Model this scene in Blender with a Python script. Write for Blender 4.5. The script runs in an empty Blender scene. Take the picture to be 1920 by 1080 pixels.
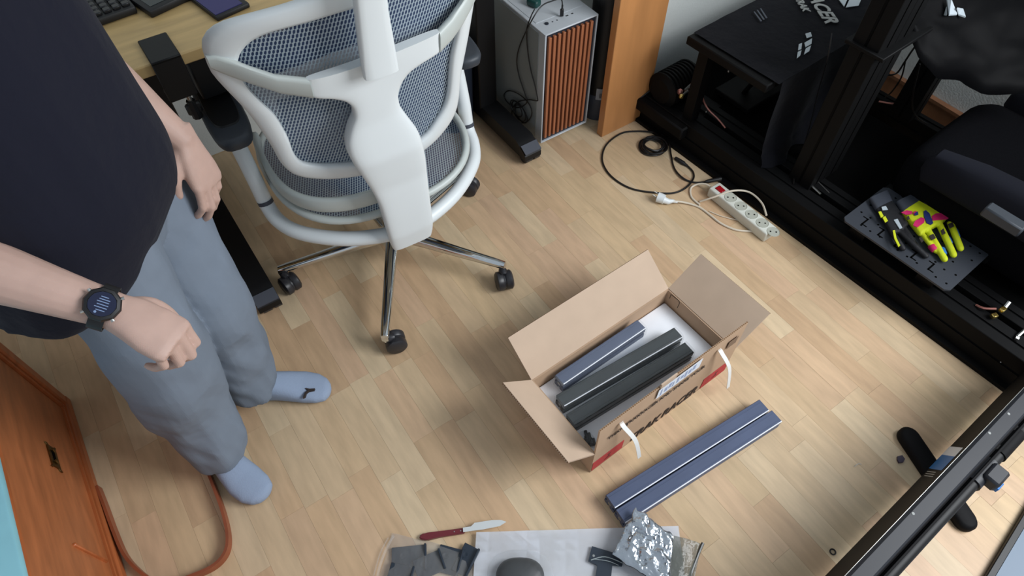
import bpy, bmesh, math, random
import numpy as np
from mathutils import Vector, Matrix, noise
random.seed(7)
SC = bpy.context.scene
COL = SC.collection
PI = math.pi
# ------------------------------------------------------------------ camera, world, light, exposure
FPX, PITCH, CAMH = 1234.0, math.radians(53.89), 1.68
cd = bpy.data.cameras.new('camera'); cam = bpy.data.objects.new('camera', cd); COL.objects.link(cam)
cam.location = (0, 0, CAMH); cam.rotation_euler = (PI / 2 - PITCH, 0, 0)
cd.sensor_width = 36; cd.lens = 36 * FPX / 1920; cd.clip_start = 0.05
SC.camera = cam
W = bpy.data.worlds.new('world'); SC.world = W; W.use_nodes = True
W.node_tree.nodes['Background'].inputs[0].default_value = (0.80, 0.90, 1.0, 1)
W.node_tree.nodes['Background'].inputs[1].default_value = 0.52
def area(name, loc, to, sx, sy, power, colr):
    l = bpy.data.lights.new(name, 'AREA'); l.shape = 'RECTANGLE'; l.size = sx; l.size_y = sy; l.energy = power; l.color = colr
    o = bpy.data.objects.new(name, l); COL.objects.link(o); o.location = loc
    o.rotation_euler = (Vector(to) - Vector(loc)).to_track_quat('-Z', 'Y').to_euler(); return o
area('window_light', (2.32, 0.38, 2.05), (-0.2, 0.95, 0.1), 1.5, 1.3, 88, (0.94, 0.97, 1.0))
vs = SC.view_settings; vs.view_transform = 'Standard'; vs.look = 'None'; vs.gamma = 1.0; vs.use_curve_mapping = False
vs.exposure = 0.0
# ------------------------------------------------------------------ frames and helpers
CP, SP = math.cos(PITCH), math.sin(PITCH)
FWD = np.array([0, CP, -SP]); RGT = np.array([1., 0, 0]); UPV = np.array([0, SP, CP]); CAM = np.array([0, 0, CAMH])
def F(px, py, z=0.0):            # point of height z seen at a place of the photograph
    d = FWD + (px - 960) / FPX * RGT - (py - 540) / FPX * UPV
    return Vector(CAM + d * ((z - CAMH) / d[2]))
def onv(px, py, o, t):           # the same on a vertical plane through o along t
    n = np.array([t[1], -t[0], 0.]); d = FWD + (px - 960) / FPX * RGT - (py - 540) / FPX * UPV
    return Vector(CAM + d * ((n @ (np.array([o[0], o[1], 0]) - CAM)) / (n @ d)))
RA = math.radians(34.5)
def frame(x, y, z, ang): return Matrix.Translation((x, y, z)) @ Matrix.Rotation(ang, 4, 'Z')
ROOM = frame(0, 0, 0, RA)
def rm(a, b, z=0): return ROOM @ Vector((a, b, z))
def sup(theta, rx, ry, e):
    c, s = math.cos(theta), math.sin(theta)
    return (rx * math.copysign(abs(c) ** e, c), ry * math.copysign(abs(s) ** e, s))
def basis(d, ref=None):
    d = Vector(d).normalized()
    r = Vector(ref) if ref is not None else (Vector((0, 0, 1)) if abs(d.z) < .9 else Vector((1, 0, 0)))
    u = r.cross(d).normalized(); return u, d.cross(u), d
def spline(pts, n, closed=False):
    P = [Vector(p) for p in pts]; m = len(P); out = []
    segs = m if closed else m - 1
    for i in range(segs):
        g = (lambda k: P[k % m]) if closed else (lambda k: P[max(0, min(m - 1, k))])
        a, b, c, d = g(i - 1), g(i), g(i + 1), g(i + 2)
        for k in range(n):
            t = k / n
            out.append(.5 * ((2 * b) + (c - a) * t + (2 * a - 5 * b + 4 * c - d) * t * t + (3 * b - a - 3 * c + d) * t ** 3))
    if not closed: out.append(P[-1].copy())
    return out
class MB:
    def __init__(self, M=None): self.bm = bmesh.new(); self.M = M or Matrix()
    def v(self, p): return self.bm.verts.new(self.M @ Vector(p))
    def box(self, c, s, R=None, bev=0.0, seg=1):
        b = bmesh.new(); bmesh.ops.create_cube(b, size=1)
        for q in b.verts: q.co = Vector((q.co.x * s[0], q.co.y * s[1], q.co.z * s[2]))
        if bev: bmesh.ops.bevel(b, geom=b.edges[:], offset=bev, segments=seg, profile=.5, affect='EDGES')
        T = self.M @ Matrix.Translation(c) @ (R.to_4x4() if R is not None else Matrix())
        mp = {q: self.bm.verts.new(T @ q.co) for q in b.verts}
        for f in b.faces: self.bm.faces.new([mp[q] for q in f.verts])
        b.free(); return self
    def loft(self, secs, caps=True, closed=False):
        R = [[self.v(p) for p in s] for s in secs]; n = len(R[0])
        for i in range(len(R) if closed else len(R) - 1):
            A, B = R[i], R[(i + 1) % len(R)]
            for k in range(n): self.bm.faces.new((A[k], A[(k + 1) % n], B[(k + 1) % n], B[k]))
        if caps and not closed:
            self.bm.faces.new(R[0][::-1]); self.bm.faces.new(R[-1])
        return self
    def tube(self, path, r, n=8, closed=False, sy=1.0, ref=None):
        P = [Vector(p) for p in path]; m = len(P); secs = []; u = None
        for i in range(m):
            a = P[(i - 1) % m] if (closed or i) else P[i]; b = P[(i + 1) % m] if (closed or i < m - 1) else P[i]
            d = (b - a).normalized()
            if u is None or ref is not None: u = basis(d, ref)[0]
            else: u = (u - d * u.dot(d)).normalized()
            w = d.cross(u); rr = r[i] if isinstance(r, (list, tuple)) else r
            secs.append([P[i] + (u * math.cos(2 * PI * k / n) + w * math.sin(2 * PI * k / n) * sy) * rr for k in range(n)])
        return self.loft(secs, not closed, closed)
    def cyl(self, a, b, r, n=16, r2=None): return self.tube([a, b], [r, r if r2 is None else r2], n)
    def prism(self, poly, z0, z1, T=None):
        T = T or Matrix()
        A = [self.v(T @ Vector((p[0], p[1], z0))) for p in poly]; B = [self.v(T @ Vector((p[0], p[1], z1))) for p in poly]
        n = len(poly); self.bm.faces.new(A[::-1]); self.bm.faces.new(B)
        for k in range(n): self.bm.faces.new((A[k], A[(k + 1) % n], B[(k + 1) % n], B[k]))
        return self
    def lathe(self, prof, c=(0, 0, 0), n=20, T=None):
        T = (T or Matrix()); c = Vector(c)
        return self.loft([[T @ (c + Vector((max(r, 1e-4) * math.cos(2 * PI * k / n), max(r, 1e-4) * math.sin(2 * PI * k / n), z))) for k in range(n)] for r, z in prof])
    def ball(self, c, r, n=10, s=(1, 1, 1)):
        c = Vector(c); prof = [(math.sin(PI * i / n), -math.cos(PI * i / n)) for i in range(n + 1)]
        return self.loft([[c + Vector((max(a, 1e-3) * r * s[0] * math.cos(2 * PI * k / (2 * n)), max(a, 1e-3) * r * s[1] * math.sin(2 * PI * k / (2 * n)), z * r * s[2])) for k in range(2 * n)] for a, z in prof])
    def grid(self, G, thick=0.0):
        R = [[self.v(p) for p in row] for row in G]; fs = []
        for i in range(len(R) - 1):
            for k in range(len(R[0]) - 1): fs.append(self.bm.faces.new((R[i][k], R[i][k + 1], R[i + 1][k + 1], R[i + 1][k])))
        if thick: bmesh.ops.solidify(self.bm, geom=fs, thickness=thick)
        return self
WM = {}
def reg(o, M): WM[o.name] = M; return o
def tag(o, label=None, cat=None, group=None, kind=None):
    if label: o['label'] = label
    if cat: o['category'] = cat
    if group: o['group'] = group
    if kind: o['kind'] = kind
    return o
def thing(name, label, cat, x, y, z=0.0, ang=0.0, group=None):
    o = bpy.data.objects.new(name, None); COL.objects.link(o); o.empty_display_size = .05
    o.location = (x, y, z); o.rotation_euler = (0, 0, ang); tag(o, label, cat, group)
    return reg(o, frame(x, y, z, ang))
def build(name, mb, mat, parent=None, ang=40, label=None, cat=None, group=None, kind=None, local=False, mods=()):
    """link the geometry as ONE mesh object. World coordinates unless local (then the parent's own frame)."""
    bm = mb.bm if isinstance(mb, MB) else mb
    bmesh.ops.recalc_face_normals(bm, faces=bm.faces[:])
    o = bpy.data.objects.new(name, bpy.data.meshes.new(name)); COL.objects.link(o)
    if parent is not None:
        M = WM[parent.name]; o.parent = parent
        if not local: bm.transform(M.inverted())
        reg(o, M)
    else:
        vs_ = [v.co for v in bm.verts]; c = Vector([(min(v[i] for v in vs_) + max(v[i] for v in vs_)) / 2 for i in (0, 1)] + [min(v.z for v in vs_)])
        bm.transform(Matrix.Translation(-c)); o.location = c; reg(o, Matrix.Translation(c))
    bm.to_mesh(o.data); bm.free()
    if ang is not None:
        o.data.polygons.foreach_set('use_smooth', [True] * len(o.data.polygons)); o.data.set_sharp_from_angle(angle=math.radians(ang))
    o.data.materials.append(mat); tag(o, label, cat, group, kind)
    for t, kw in mods:
        m = o.modifiers.new(t.lower(), t)
        for k, q in kw.items(): setattr(m, k, q)
    return o
def dup(root, loc, rotz=None, label=None, group=None):
    r = root.copy(); COL.objects.link(r); r.location = loc
    if rotz is not None: r.rotation_euler = (0, 0, rotz)
    if label: r['label'] = label
    if group: r['group'] = group
    for ch in root.children:
        c = ch.copy(); COL.objects.link(c); c.parent = r
        for g in ch.children:
            d = g.copy(); COL.objects.link(d); d.parent = c
    return r
def lettering(text, size, depth=.0004, shear=0.0, bold=0.0, align='LEFT'):
    cu = bpy.data.curves.new('lettering', 'FONT'); cu.body = text; cu.size = size; cu.extrude = depth; cu.shear = shear; cu.offset = bold; cu.align_x = align
    cu.resolution_u = 3
    o = bpy.data.objects.new('lettering', cu); COL.objects.link(o)
    dg = bpy.context.evaluated_depsgraph_get(); me = bpy.data.meshes.new_from_object(o.evaluated_get(dg))
    b = bmesh.new(); b.from_mesh(me); bpy.data.objects.remove(o); bpy.data.meshes.remove(me); return b
def axes(o, x, y):
    x = Vector(x).normalized(); y = Vector(y); y = (y - x * y.dot(x)).normalized(); z = x.cross(y); M = Matrix((x, y, z)).transposed().to_4x4(); M.translation = o; return M
def add_bm(mb, b, T):
    mp = [mb.bm.verts.new(mb.M @ (T @ v.co)) for v in b.verts]; b.verts.index_update()
    for f in b.faces:
        try: mb.bm.faces.new([mp[v.index] for v in f.verts])
        except ValueError: pass
    b.free()
# ------------------------------------------------------------------ materials
def lin(c): return tuple(((x / 255) / 12.92 if x / 255 <= .04045 else ((x / 255 + .055) / 1.055) ** 2.4) for x in c)
def mat(name, rgb, rough=.6, metal=0.0, spec=.5, noise_amt=0.0, nscale=20.0, nstretch=(1, 1, 1), bump=0.0, bscale=60.0, objcol=False, trans=0.0, alpha=1.0, coat=0.0, sheen=0.0, sss=0.0, coord='Object', detail=4.0):
    m = bpy.data.materials.new(name); m.use_nodes = True; nt = m.node_tree; N = nt.nodes; L = nt.links; b = N['Principled BSDF']
    c = lin(rgb)
    b.inputs['Roughness'].default_value = rough; b.inputs['Metallic'].default_value = metal; b.inputs['Specular IOR Level'].default_value = spec
    b.inputs['Transmission Weight'].default_value = trans; b.inputs['Alpha'].default_value = alpha; b.inputs['Coat Weight'].default_value = coat; b.inputs['Sheen Weight'].default_value = sheen
    if sss: b.inputs['Subsurface Weight'].default_value = sss; b.inputs['Subsurface Radius'].default_value = (.012, .005, .003)
    b.inputs['Base Color'].default_value = (*c, 1); src = None
    if objcol:
        oi = N.new('ShaderNodeObjectInfo'); src = oi.outputs['Color']
    tc = N.new('ShaderNodeTexCoord'); mp = N.new('ShaderNodeMapping'); mp.inputs['Scale'].default_value = nstretch; L.new(tc.outputs[coord], mp.inputs[0])
    if noise_amt or src:
        nz = N.new('ShaderNodeTexNoise'); nz.inputs['Scale'].default_value = nscale; nz.inputs['Detail'].default_value = detail; L.new(mp.outputs[0], nz.inputs['Vector'])
        if objcol:
            ad = N.new('ShaderNodeVectorMath'); ad.operation = 'ADD'; L.new(mp.outputs[0], ad.inputs[0]); oi2 = N.new('ShaderNodeObjectInfo')
            ml = N.new('ShaderNodeMath'); ml.operation = 'MULTIPLY'; ml.inputs[1].default_value = 37; L.new(oi2.outputs['Random'], ml.inputs[0]); L.new(ml.outputs[0], ad.inputs[1]); L.new(ad.outputs[0], nz.inputs['Vector'])
        mr = N.new('ShaderNodeMapRange'); mr.inputs[1].default_value = .3; mr.inputs[2].default_value = .7; mr.inputs[3].default_value = 1 - noise_amt; mr.inputs[4].default_value = 1 + noise_amt; L.new(nz.outputs[0], mr.inputs[0])
        mx = N.new('ShaderNodeVectorMath'); mx.operation = 'SCALE'
        if src: L.new(src, mx.inputs[0])
        else: mx.inputs[0].default_value = c
        L.new(mr.outputs[0], mx.inputs['Scale']); L.new(mx.outputs[0], b.inputs['Base Color'])
    if bump:
        n2 = N.new('ShaderNodeTexNoise'); n2.inputs['Scale'].default_value = bscale; n2.inputs['Detail'].default_value = 3; L.new(mp.outputs[0], n2.inputs['Vector'])
        bp = N.new('ShaderNodeBump'); bp.inputs['Strength'].default_value = bump; bp.inputs['Distance'].default_value = .01; L.new(n2.outputs[0], bp.inputs['Height']); L.new(bp.outputs[0], b.inputs['Normal'])
    return m
M_plank = mat('plank_wood', (200, 170, 130), .42, noise_amt=.10, nscale=9, nstretch=(6, 1, 1), objcol=True, spec=.35)
M_planks = mat('plank_wood_far', (202, 174, 136), .42, noise_amt=.10, nscale=9, nstretch=(6, 1, 1), spec=.35)
M_joint = mat('floor_joint', (166, 140, 108), .8)
M_wall = mat('wall_paint', (205, 210, 208), .85, bump=.15, bscale=150)
M_base = mat('baseboard_wood', (126, 86, 60), .5, noise_amt=.12, nscale=6, nstretch=(1, 8, 1))
M_cream = mat('cream_wood_and_shade', (214, 196, 164), .6, noise_amt=.06)
M_oakdesk = mat('desk_wood', (190, 160, 108), .45, noise_amt=.14, nscale=5, nstretch=(1, 10, 1))
M_pine = mat('alder_board', (186, 130, 80), .42, noise_amt=.13, nscale=5, nstretch=(3, 3, .5))
M_cherry = mat('cherry_wood', (176, 106, 64), .4, noise_amt=.22, nscale=5, nstretch=(1, 1.2, 7))
M_cherry2 = mat('cherry_trim', (176, 98, 54), .38, noise_amt=.2, nscale=8, nstretch=(1, 1, 4))
M_bent = mat('bent_brown', (140, 74, 46), .4, noise_amt=.12)
M_blue = mat('pale_blue_cover', (140, 196, 208), .6, noise_amt=.04)
M_brass = mat('aged_brass', (120, 100, 62), .4, metal=1.0, noise_amt=.2, nscale=80)
M_black = mat('black_plastic', (18, 18, 20), .5)
M_blacksteel = mat('black_powder_coat', (11, 11, 13), .5, spec=.3)
M_rig = mat('black_anodised', (10, 10, 11), .6, spec=.15)
M_rigdark = mat('black_recess', (5, 5, 5), .9, spec=.05)
M_cloth = mat('black_fabric', (27, 28, 35), .85, spec=.15, sheen=.12, bump=.2, bscale=40)
M_leather = mat('black_leather', (9, 9, 12), .55, spec=.12, bump=.1, bscale=14)
M_seat = mat('seat_fabric', (14, 14, 17), .95, spec=.05, bump=.2, bscale=200)
M_seatgrey = mat('seat_side', (30, 31, 38), .9, spec=.1)
M_dkgrey = mat('dark_grey_plate', (62, 66, 76), .55, noise_amt=.05)
M_white = mat('white_plastic', (220, 225, 226), .38, spec=.45)
M_white2 = mat('offwhite_plastic', (188, 194, 190), .42)
M_net = mat('grey_netting', (158, 171, 180), .65)
M_backing = mat('blue_backing', (58, 78, 116), .8, alpha=.78)
M_pad = mat('armrest_grey', (52, 57, 64), .5)
M_clear = mat('clear_plastic', (205, 215, 215), .25, alpha=.35)
M_chrome = mat('chrome', (215, 218, 220), .08, metal=1.0)
M_steel = mat('steel', (190, 190, 186), .28, metal=1.0)
M_caster = mat('caster_rubber', (40, 40, 44), .4)
M_pcwhite = mat('pc_white', (186, 191, 196), .42)
M_pcside = mat('pc_side_glass', (142, 148, 148), .25)
M_walnut = mat('walnut_slat', (154, 94, 62), .5, noise_amt=.1, nscale=10, nstretch=(6, 6, .6))
M_navy = mat('dark_navy', (28, 34, 46), .5)
M_green = mat('green_plastic', (20, 66, 62), .4)
M_card = mat('cardboard', (182, 153, 126), .85, noise_amt=.04, nscale=14)
M_cardin = mat('cardboard_inside', (192, 168, 146), .85, noise_amt=.04, nscale=14)
M_cardedge = mat('cardboard_edge', (120, 90, 62), .9)
M_ink = mat('black_print', (48, 38, 34), .8)
M_red = mat('red_print', (176, 52, 56), .7)
M_dkred = mat('dark_red', (120, 34, 40), .7)
M_paper = mat('white_label', (222, 228, 236), .6)
M_paperblue = mat('label_print', (150, 164, 196), .6)
M_strap = mat('white_strap', (236, 236, 232), .5)
M_foam = mat('white_foam', (238, 241, 247), .8, noise_amt=.02)
M_rail = mat('blue_black_anodised', (82, 92, 118), .42, metal=.25, spec=.5, noise_amt=.08, nscale=40, nstretch=(.2, 1, 1))
M_railbag = mat('wrapped_profile', (44, 50, 52), .4, metal=.2, noise_amt=.3, nscale=9, nstretch=(1, 4, 4))
M_edgeglint = mat('painted_edge_glint', (236, 240, 248), .35)  # near-white colour paints the glint along the rails' top edges
M_wrap = mat('clear_wrap', (200, 206, 210), .15, alpha=.09, bump=.5, bscale=24)
M_bagclear = mat('clear_bag', (205, 202, 198), .16, alpha=.17, bump=.8, bscale=22)
M_brk = mat('dark_bracket', (36, 46, 58), .4)
M_foil = mat('silver_film', (182, 189, 197), .2, metal=.85, bump=.8, bscale=22)
M_maroon = mat('maroon_handle', (106, 34, 42), .35)
M_blade = mat('blade', (235, 238, 236), .3, metal=.6)
M_skin = mat('skin', (186, 155, 142), .5, sss=.08, noise_amt=.05, nscale=30, spec=.35)
M_hair = mat('brown_hair', (50, 36, 28), .7)
M_shirt = mat('black_shirt', (27, 28, 39), .95, spec=.1, bump=.25, bscale=30, sheen=.05)
M_trous = mat('blue_grey_trousers', (118, 128, 141), .95, spec=.1, noise_amt=.05, nscale=12)
M_sock = mat('light_blue_sock', (144, 158, 180), .95, spec=.1, bump=.1, bscale=300)
M_screen = mat('watch_screen', (24, 30, 56), .2)
M_screentext = mat('watch_text', (120, 140, 175), .4)
M_purple = mat('purple_cover', (46, 42, 98), .5)
M_cable = mat('black_cable', (16, 15, 16), .45)
M_whitecable = mat('white_cable', (212, 202, 184), .5)
M_strip = mat('white_power_strip', (214, 216, 206), .42)
M_socket = mat('socket_well', (178, 180, 168), .5)
M_redsw = mat('red_switch', (150, 20, 28), .25)
M_copper = mat('copper_wire', (190, 128, 116), .35, metal=.6)
M_gold = mat('brass_terminal', (214, 186, 110), .3, metal=1.0)
M_logo = mat('white_print', (176, 186, 192), .6)
M_letter = mat('grey_print', (150, 152, 150), .6)
M_bluest = mat('blue_sticker', (34, 110, 180), .5)
M_tv = mat('black_tv_case', (15, 14, 16), .65, spec=.15)
M_tvtop = mat('grey_black_bevel', (27, 29, 36), .5)
M_screenlb = mat('pale_panel', (108, 124, 142), .5)
M_yel = mat('yellow_patch', (206, 214, 30), .7)
M_pink = mat('magenta_patch', (206, 30, 100), .7)
M_gblue = mat('blue_patch', (40, 110, 180), .7)
# ------------------------------------------------------------------ the room
fb = MB(); fb.box((.45, .55, -.0135), (4.2, 3.3, .015)); me = bpy.data.meshes.new('floor'); fb.bm.to_mesh(me); fb.bm.free(); me.materials.append(M_joint)
wf = bpy.data.objects.new('floor', me); COL.objects.link(wf); wf.rotation_euler = (0, 0, RA); wf['kind'] = 'structure'; reg(wf, ROOM)
PW = .0627
cols = [(204, 177, 143), (202, 174, 139), (207, 183, 150), (201, 170, 135), (205, 179, 145), (204, 173, 140), (203, 176, 140), (198, 166, 132), (209, 186, 153), (203, 171, 140)]
def vis(a, b_):
    w = rm(a, b_, 0); d = np.array(w) - CAM; z = d @ FWD
    if z < .2: return False
    x = 960 + FPX * (d @ RGT) / z; y = 540 - FPX * (d @ UPV) / z
    return -30 < x < 1950 and -30 < y < 1110
meshes = {}
fv = MB(ROOM); npl = 0
for i in range(-26, 40):
    a0 = -.006 + i * PW; bb = -1.0 + random.uniform(-.3, 0)
    while bb < 2.14:
        ln = random.choice((.235, .27, .3, .34, .38, .42)); b1 = min(bb + ln, 2.145)
        hidden = (a0 > 1.68 and not (a0 > 2.2 and bb > .5)) or b1 < -.2 or (a0 < -.62 and bb < 1.2) or (a0 > 1.66 and bb > 1.3)
        ok = not hidden and npl < 298 and any(vis(a0 + u * PW, bb + t * (b1 - bb)) for u in (0, .5, 1) for t in (0, .25, .5, .75, 1))
        if ok:
            key = round(b1 - bb, 3)
            if key not in meshes:
                t = MB(); t.box((PW / 2, key / 2, -.003), (PW - .0003, key - .0003, .006)); me = bpy.data.meshes.new('plank')
                bmesh.ops.recalc_face_normals(t.bm, faces=t.bm.faces[:]); t.bm.to_mesh(me); t.bm.free(); me.materials.append(M_plank); meshes[key] = me
            o = bpy.data.objects.new('plank', meshes[key]); COL.objects.link(o); o.parent = wf; o.location = (a0, bb, random.uniform(-.0002, .0002))
            c = lin(random.choice(cols)); k = random.uniform(.95, 1.01); o.color = (c[0] * k, c[1] * k, c[2] * k, 1); npl += 1
        else: fv.box((a0 + PW / 2, (bb + b1) / 2, -.0033), (PW - .0006, b1 - bb - .0006, .006))
        bb = b1
build('plank_rest', fv, M_planks, wf, kind='stuff')
def struct(name, mb, m): return build(name, mb, m, kind='structure')
b = MB(ROOM); b.box((-.0, 2.19, 1.2), (3.2, .1, 2.4)); struct('wall_back', b, M_wall)
b = MB(ROOM); b.box((2.51, .98, 1.2), (.1, 2.24, 2.4)); struct('wall_right', b, M_wall)
b = MB(ROOM); b.box((2.03, 1.8, 1.2), (.858, .68, 2.4)); struct('wall_far', b, M_wall)
b = MB(ROOM); b.box((2.45, .3, .05), (.018, 2.2, .10)); b.box((2.447, .3, .105), (.024, 2.2, .012)); struct('baseboard_right', b, M_base)
b = MB(ROOM); b.box((1.612, 1.452, 1.2), (.035, .02, 2.4)); struct('wall_edge_shade_1', b, M_cream)  # beige strip paints the shaded, rounded edge of the wall; no separate part
# ------------------------------------------------------------------ white mesh office chair
CHA = math.radians(30.5); CH = frame(-.38, 1.33, 0, CHA)
ch = thing('office_chair', 'white framed office chair with grey mesh back, seen from behind on chrome five star base', 'chair', -.38, 1.33, 0, CHA)
def ybk(x, z, off=0.0): return -.20 - .2 * (z - .6) + .9 * x * x - off
OUT = [(-.03, 1.11), (-.132, 1.085), (-.227, 1.066), (-.269, 1.051), (-.295, 1.022), (-.301, .975), (-.297, .935), (-.266, .839), (-.248, .744), (-.240, .679), (-.218, .636), (-.162, .609), (-.085, .594), (0, .588), (.074, .598), (.124, .618), (.165, .654), (.181, .70), (.186, .779), (.203, .874), (.215, .956), (.222, 1.0), (.218, 1.05), (.17, 1.085), (.08, 1.105)]
INN = [(-.03, 1.05), (-.128, 1.041), (-.20, 1.028), (-.238, 1.0), (-.255, .96), (-.252, .914), (-.237, .87), (-.222, .833), (-.212, .768), (-.209, .706), (-.192, .674), (-.135, .653), (-.05, .635), (.02, .632), (.073, .644), (.104, .666), (.145, .725), (.156, .838), (.168, .894), (.176, .94), (.18, .99), (.165, 1.03), (.09, 1.047)]
CC = (-.04, .84)
def dens(poly): return [(p.x, p.y) for p in spline([(x, z, 0) for x, z in poly], 6, True)]
def radial(poly, th):
    dx, dz = math.cos(th), math.sin(th); best = 0
    for i in range(len(poly)):
        x1, z1 = poly[i][0] - CC[0], poly[i][1] - CC[1]; x2, z2 = poly[(i + 1) % len(poly)][0] - CC[0], poly[(i + 1) % len(poly)][1] - CC[1]
        ex, ez = x2 - x1, z2 - z1; den = dx * ez - dz * ex
        if abs(den) < 1e-12: continue
        t = (x1 * ez - z1 * ex) / den; u = (x1 * dz - z1 * dx) / den
        if t > 0 and -1e-6 <= u <= 1 + 1e-6: best = max(best, t)
    return best
OD, ID = dens(OUT), dens(INN); NA = 110; secs = []
for i in range(NA):
    th = 2 * PI * i / NA; ro, ri = radial(OD, th), radial(ID, th); s = []
    for k in range(12):
        c_, s_ = sup(2 * PI * k / 12, 1, 1, .75); r = (ro + ri) / 2 + (ro - ri) / 2 * c_
        x, z = CC[0] + r * math.cos(th), CC[1] + r * math.sin(th); s.append((x, ybk(x, z) + .013 * s_, z))
    secs.append(s)
b = MB(CH); b.loft(secs, False, True); build('back_frame', b, M_white, ch, 60)
def inside(poly, x, z):
    c = False; n = len(poly)
    for i in range(n):
        x1, z1 = poly[i]; x2, z2 = poly[i - 1]
        if (z1 > z) != (z2 > z) and x < (x2 - x1) * (z - z1) / (z2 - z1) + x1: c = not c
    return c
def netting(mb, poly, fn, dx, dz, sx=.64, sz=.80):
    xs = [p[0] for p in poly]; zs = [p[1] for p in poly]; j = 0; z = min(zs)
    while z < max(zs):
        x = min(xs) + (dx / 2 if j % 2 else 0)
        while x < max(xs):
            if inside(poly, x, z):
                hx = [(0, 2 / 3), (.5, 1 / 3), (.5, -1 / 3), (0, -2 / 3), (-.5, -1 / 3), (-.5, 1 / 3)]
                A = [mb.v(fn(x + p * dx, z + q * dz)) for p, q in hx]; B = [mb.v(fn(x + p * dx * sx + q * dx * .25, z + q * dz * sz)) for p, q in hx]
                for k in range(6): mb.bm.faces.new((A[k], A[(k + 1) % 6], B[(k + 1) % 6], B[k]))
            x += dx
        z += dz; j += 1
big = [(CC[0] + (x - CC[0]) * 1.03, CC[1] + (z - CC[1]) * 1.03) for x, z in ID]
b = MB(CH); netting(b, big, lambda x, z: (x, ybk(x, z, -.004), z), .0068, .0092); build('back_netting', b, M_net, ch, None, kind='stuff')
b = MB(CH); b.loft([[(CC[0] + radial(ID, 2 * PI * i / 80) * k * math.cos(2 * PI * i / 80), ybk(CC[0] + radial(ID, 2 * PI * i / 80) * k * math.cos(2 * PI * i / 80), CC[1] + radial(ID, 2 * PI * i / 80) * k * math.sin(2 * PI * i / 80), -.009), CC[1] + radial(ID, 2 * PI * i / 80) * k * math.sin(2 * PI * i / 80)) for i in range(80)] for k in (1.02, .85, .65, .45, .25, .05)], False); build('backing_cloth', b, M_backing, ch)
# yoke across the back, its two darker end pieces, and the spine
def yoke_secs(colz):
    out = []
    for x, zt, zb in colz:
        off = .008 + .034 * max(0, 1 - ((x + .04) / .24) ** 2); m, h = (zt + zb) / 2, (zt - zb) / 2; s = []
        for k in range(14):
            c_, s_ = sup(2 * PI * k / 14, 1, 1, .6); z = m + h * s_; s.append((x, ybk(x, z, off) - .011 * c_, z))
        out.append(s)
    return out
Y1 = [(-.299, .995, .968), (-.285, .997, .955), (-.268, .99, .944), (-.24, .972, .929), (-.204, .952, .909), (-.154, .940, .893)]
Y2 = [(-.157, .940, .892), (-.113, .933, .874), (-.085, .931, .852), (-.06, .93, .80), (-.02, .932, .78), (.02, .936, .84), (.045, .94, .897), (.07, .945, .906), (.11, .956, .905)]
Y3 = [(.107, .956, .905), (.14, .968, .914), (.17, .983, .928), (.2, 1.0, .95), (.215, 1.008, .972)]
for Y in (Y1, Y3):
    b = MB(CH); b.loft(yoke_secs(Y)); build('yoke_end', b, M_white2, ch, 50, label='greyer end piece of the yoke')
SPI = [(.956, .940, -.157, .11), (.942, .926, -.157, .11), (.922, .908, -.157, .11), (.908, .895, -.156, .11), (.900, .884, -.122, .070), (.889, .870, -.098, .040), (.870, .850, -.086, .020), (.843, .823, -.086, .009), (.812, .800, -.098, .010), (.768, .765, -.113, .028)]
SPI += [(z, z, a_, b__) for z, a_, b__ in ((.733, -.116, .043), (.69, -.108, .050), (.645, -.095, .053), (.60, -.083, .053), (.55, -.074, .052), (.50, -.071, .052), (.45, -.069, .052), (.41, -.067, .052), (.385, -.065, .050), (.366, -.062, .046))]
rows = np.array(SPI); fine = []
for i_ in range(len(rows) - 1):
    for t_ in (0, .25, .5, .75): fine.append(rows[i_] * (1 - t_) + rows[i_ + 1] * t_)
fine = np.array(fine + [rows[-1]]); fs_ = fine.copy()
for _ in range(2): fs_[1:-1] = (fs_[:-2] + 2 * fs_[1:-1] + fs_[2:]) / 4
sp = []
for zr, zl, xl, xr in fs_:
    zm = (zr + zl) / 2; yc = float(np.interp(zm, (.366, .42, .50, .60, .69, .80, .90, .948), (-.246, -.255, -.258, -.261, -.267, -.272, -.286, -.293)))
    th_f = float(np.interp(zm, (.80, .90), (.030, .012))); th_r = float(np.interp(zm, (.60, .70, .80, .90), (.016, .024, .016, .011))); s = []
    for k in range(26):
        c_, s_ = sup(2 * PI * k / 26, 1, 1, .5); u = (c_ + 1) / 2; x = xl + (xr - xl) * u; z = zl + (zr - zl) * u
        s.append((x, yc + (.87 if x < -.035 else .19) * (x + .035) ** 2 * float(np.interp(zm, (.6, .9), (0, 1))) + (s_ * th_f if s_ > 0 else s_ * th_r), z))
    sp.append(s)
b = MB(CH); b.loft(sp); build('spine', b, M_white, ch, 55)
b = MB(CH)
b.loft([[(xc + h * c_, ybk(0, z, .050 if z > .95 else .056) + .013 * s_, z) for c_, s_ in [sup(2 * PI * k / 14, 1, 1, .5) for k in range(14)]] for z, xc, h in ((.932, -.03, .034), (.99, -.031, .033), (1.06, -.033, .029), (1.14, -.033, .027), (1.22, -.033, .026))])
build('headrest_post', b, M_white, ch, 50)
b = MB(CH); b.loft([[(x, ybk(0, 1.2, .03) + .9 * (x + .033) ** 2 + .018 * c_, 1.27 + (.075 - .2 * abs(x + .033)) * s_) for c_, s_ in [sup(2 * PI * k / 14, 1, 1, .7) for k in range(14)]] for x in [-.033 + .16 * (i / 8 - 1) for i in range(17)]]); build('headrest', b, M_white, ch, 50)
b = MB(CH); b.grid([[(-.21 + .33 * i / 14, ybk(-.21 + .33 * i / 14, z, -.022), z - .02 + .02 * math.cos((i - 7) / 5)) for i in range(15)] for z in (.80, .82, .85, .872)], .004); build('lumbar_pad', b, M_white2, ch)
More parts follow.
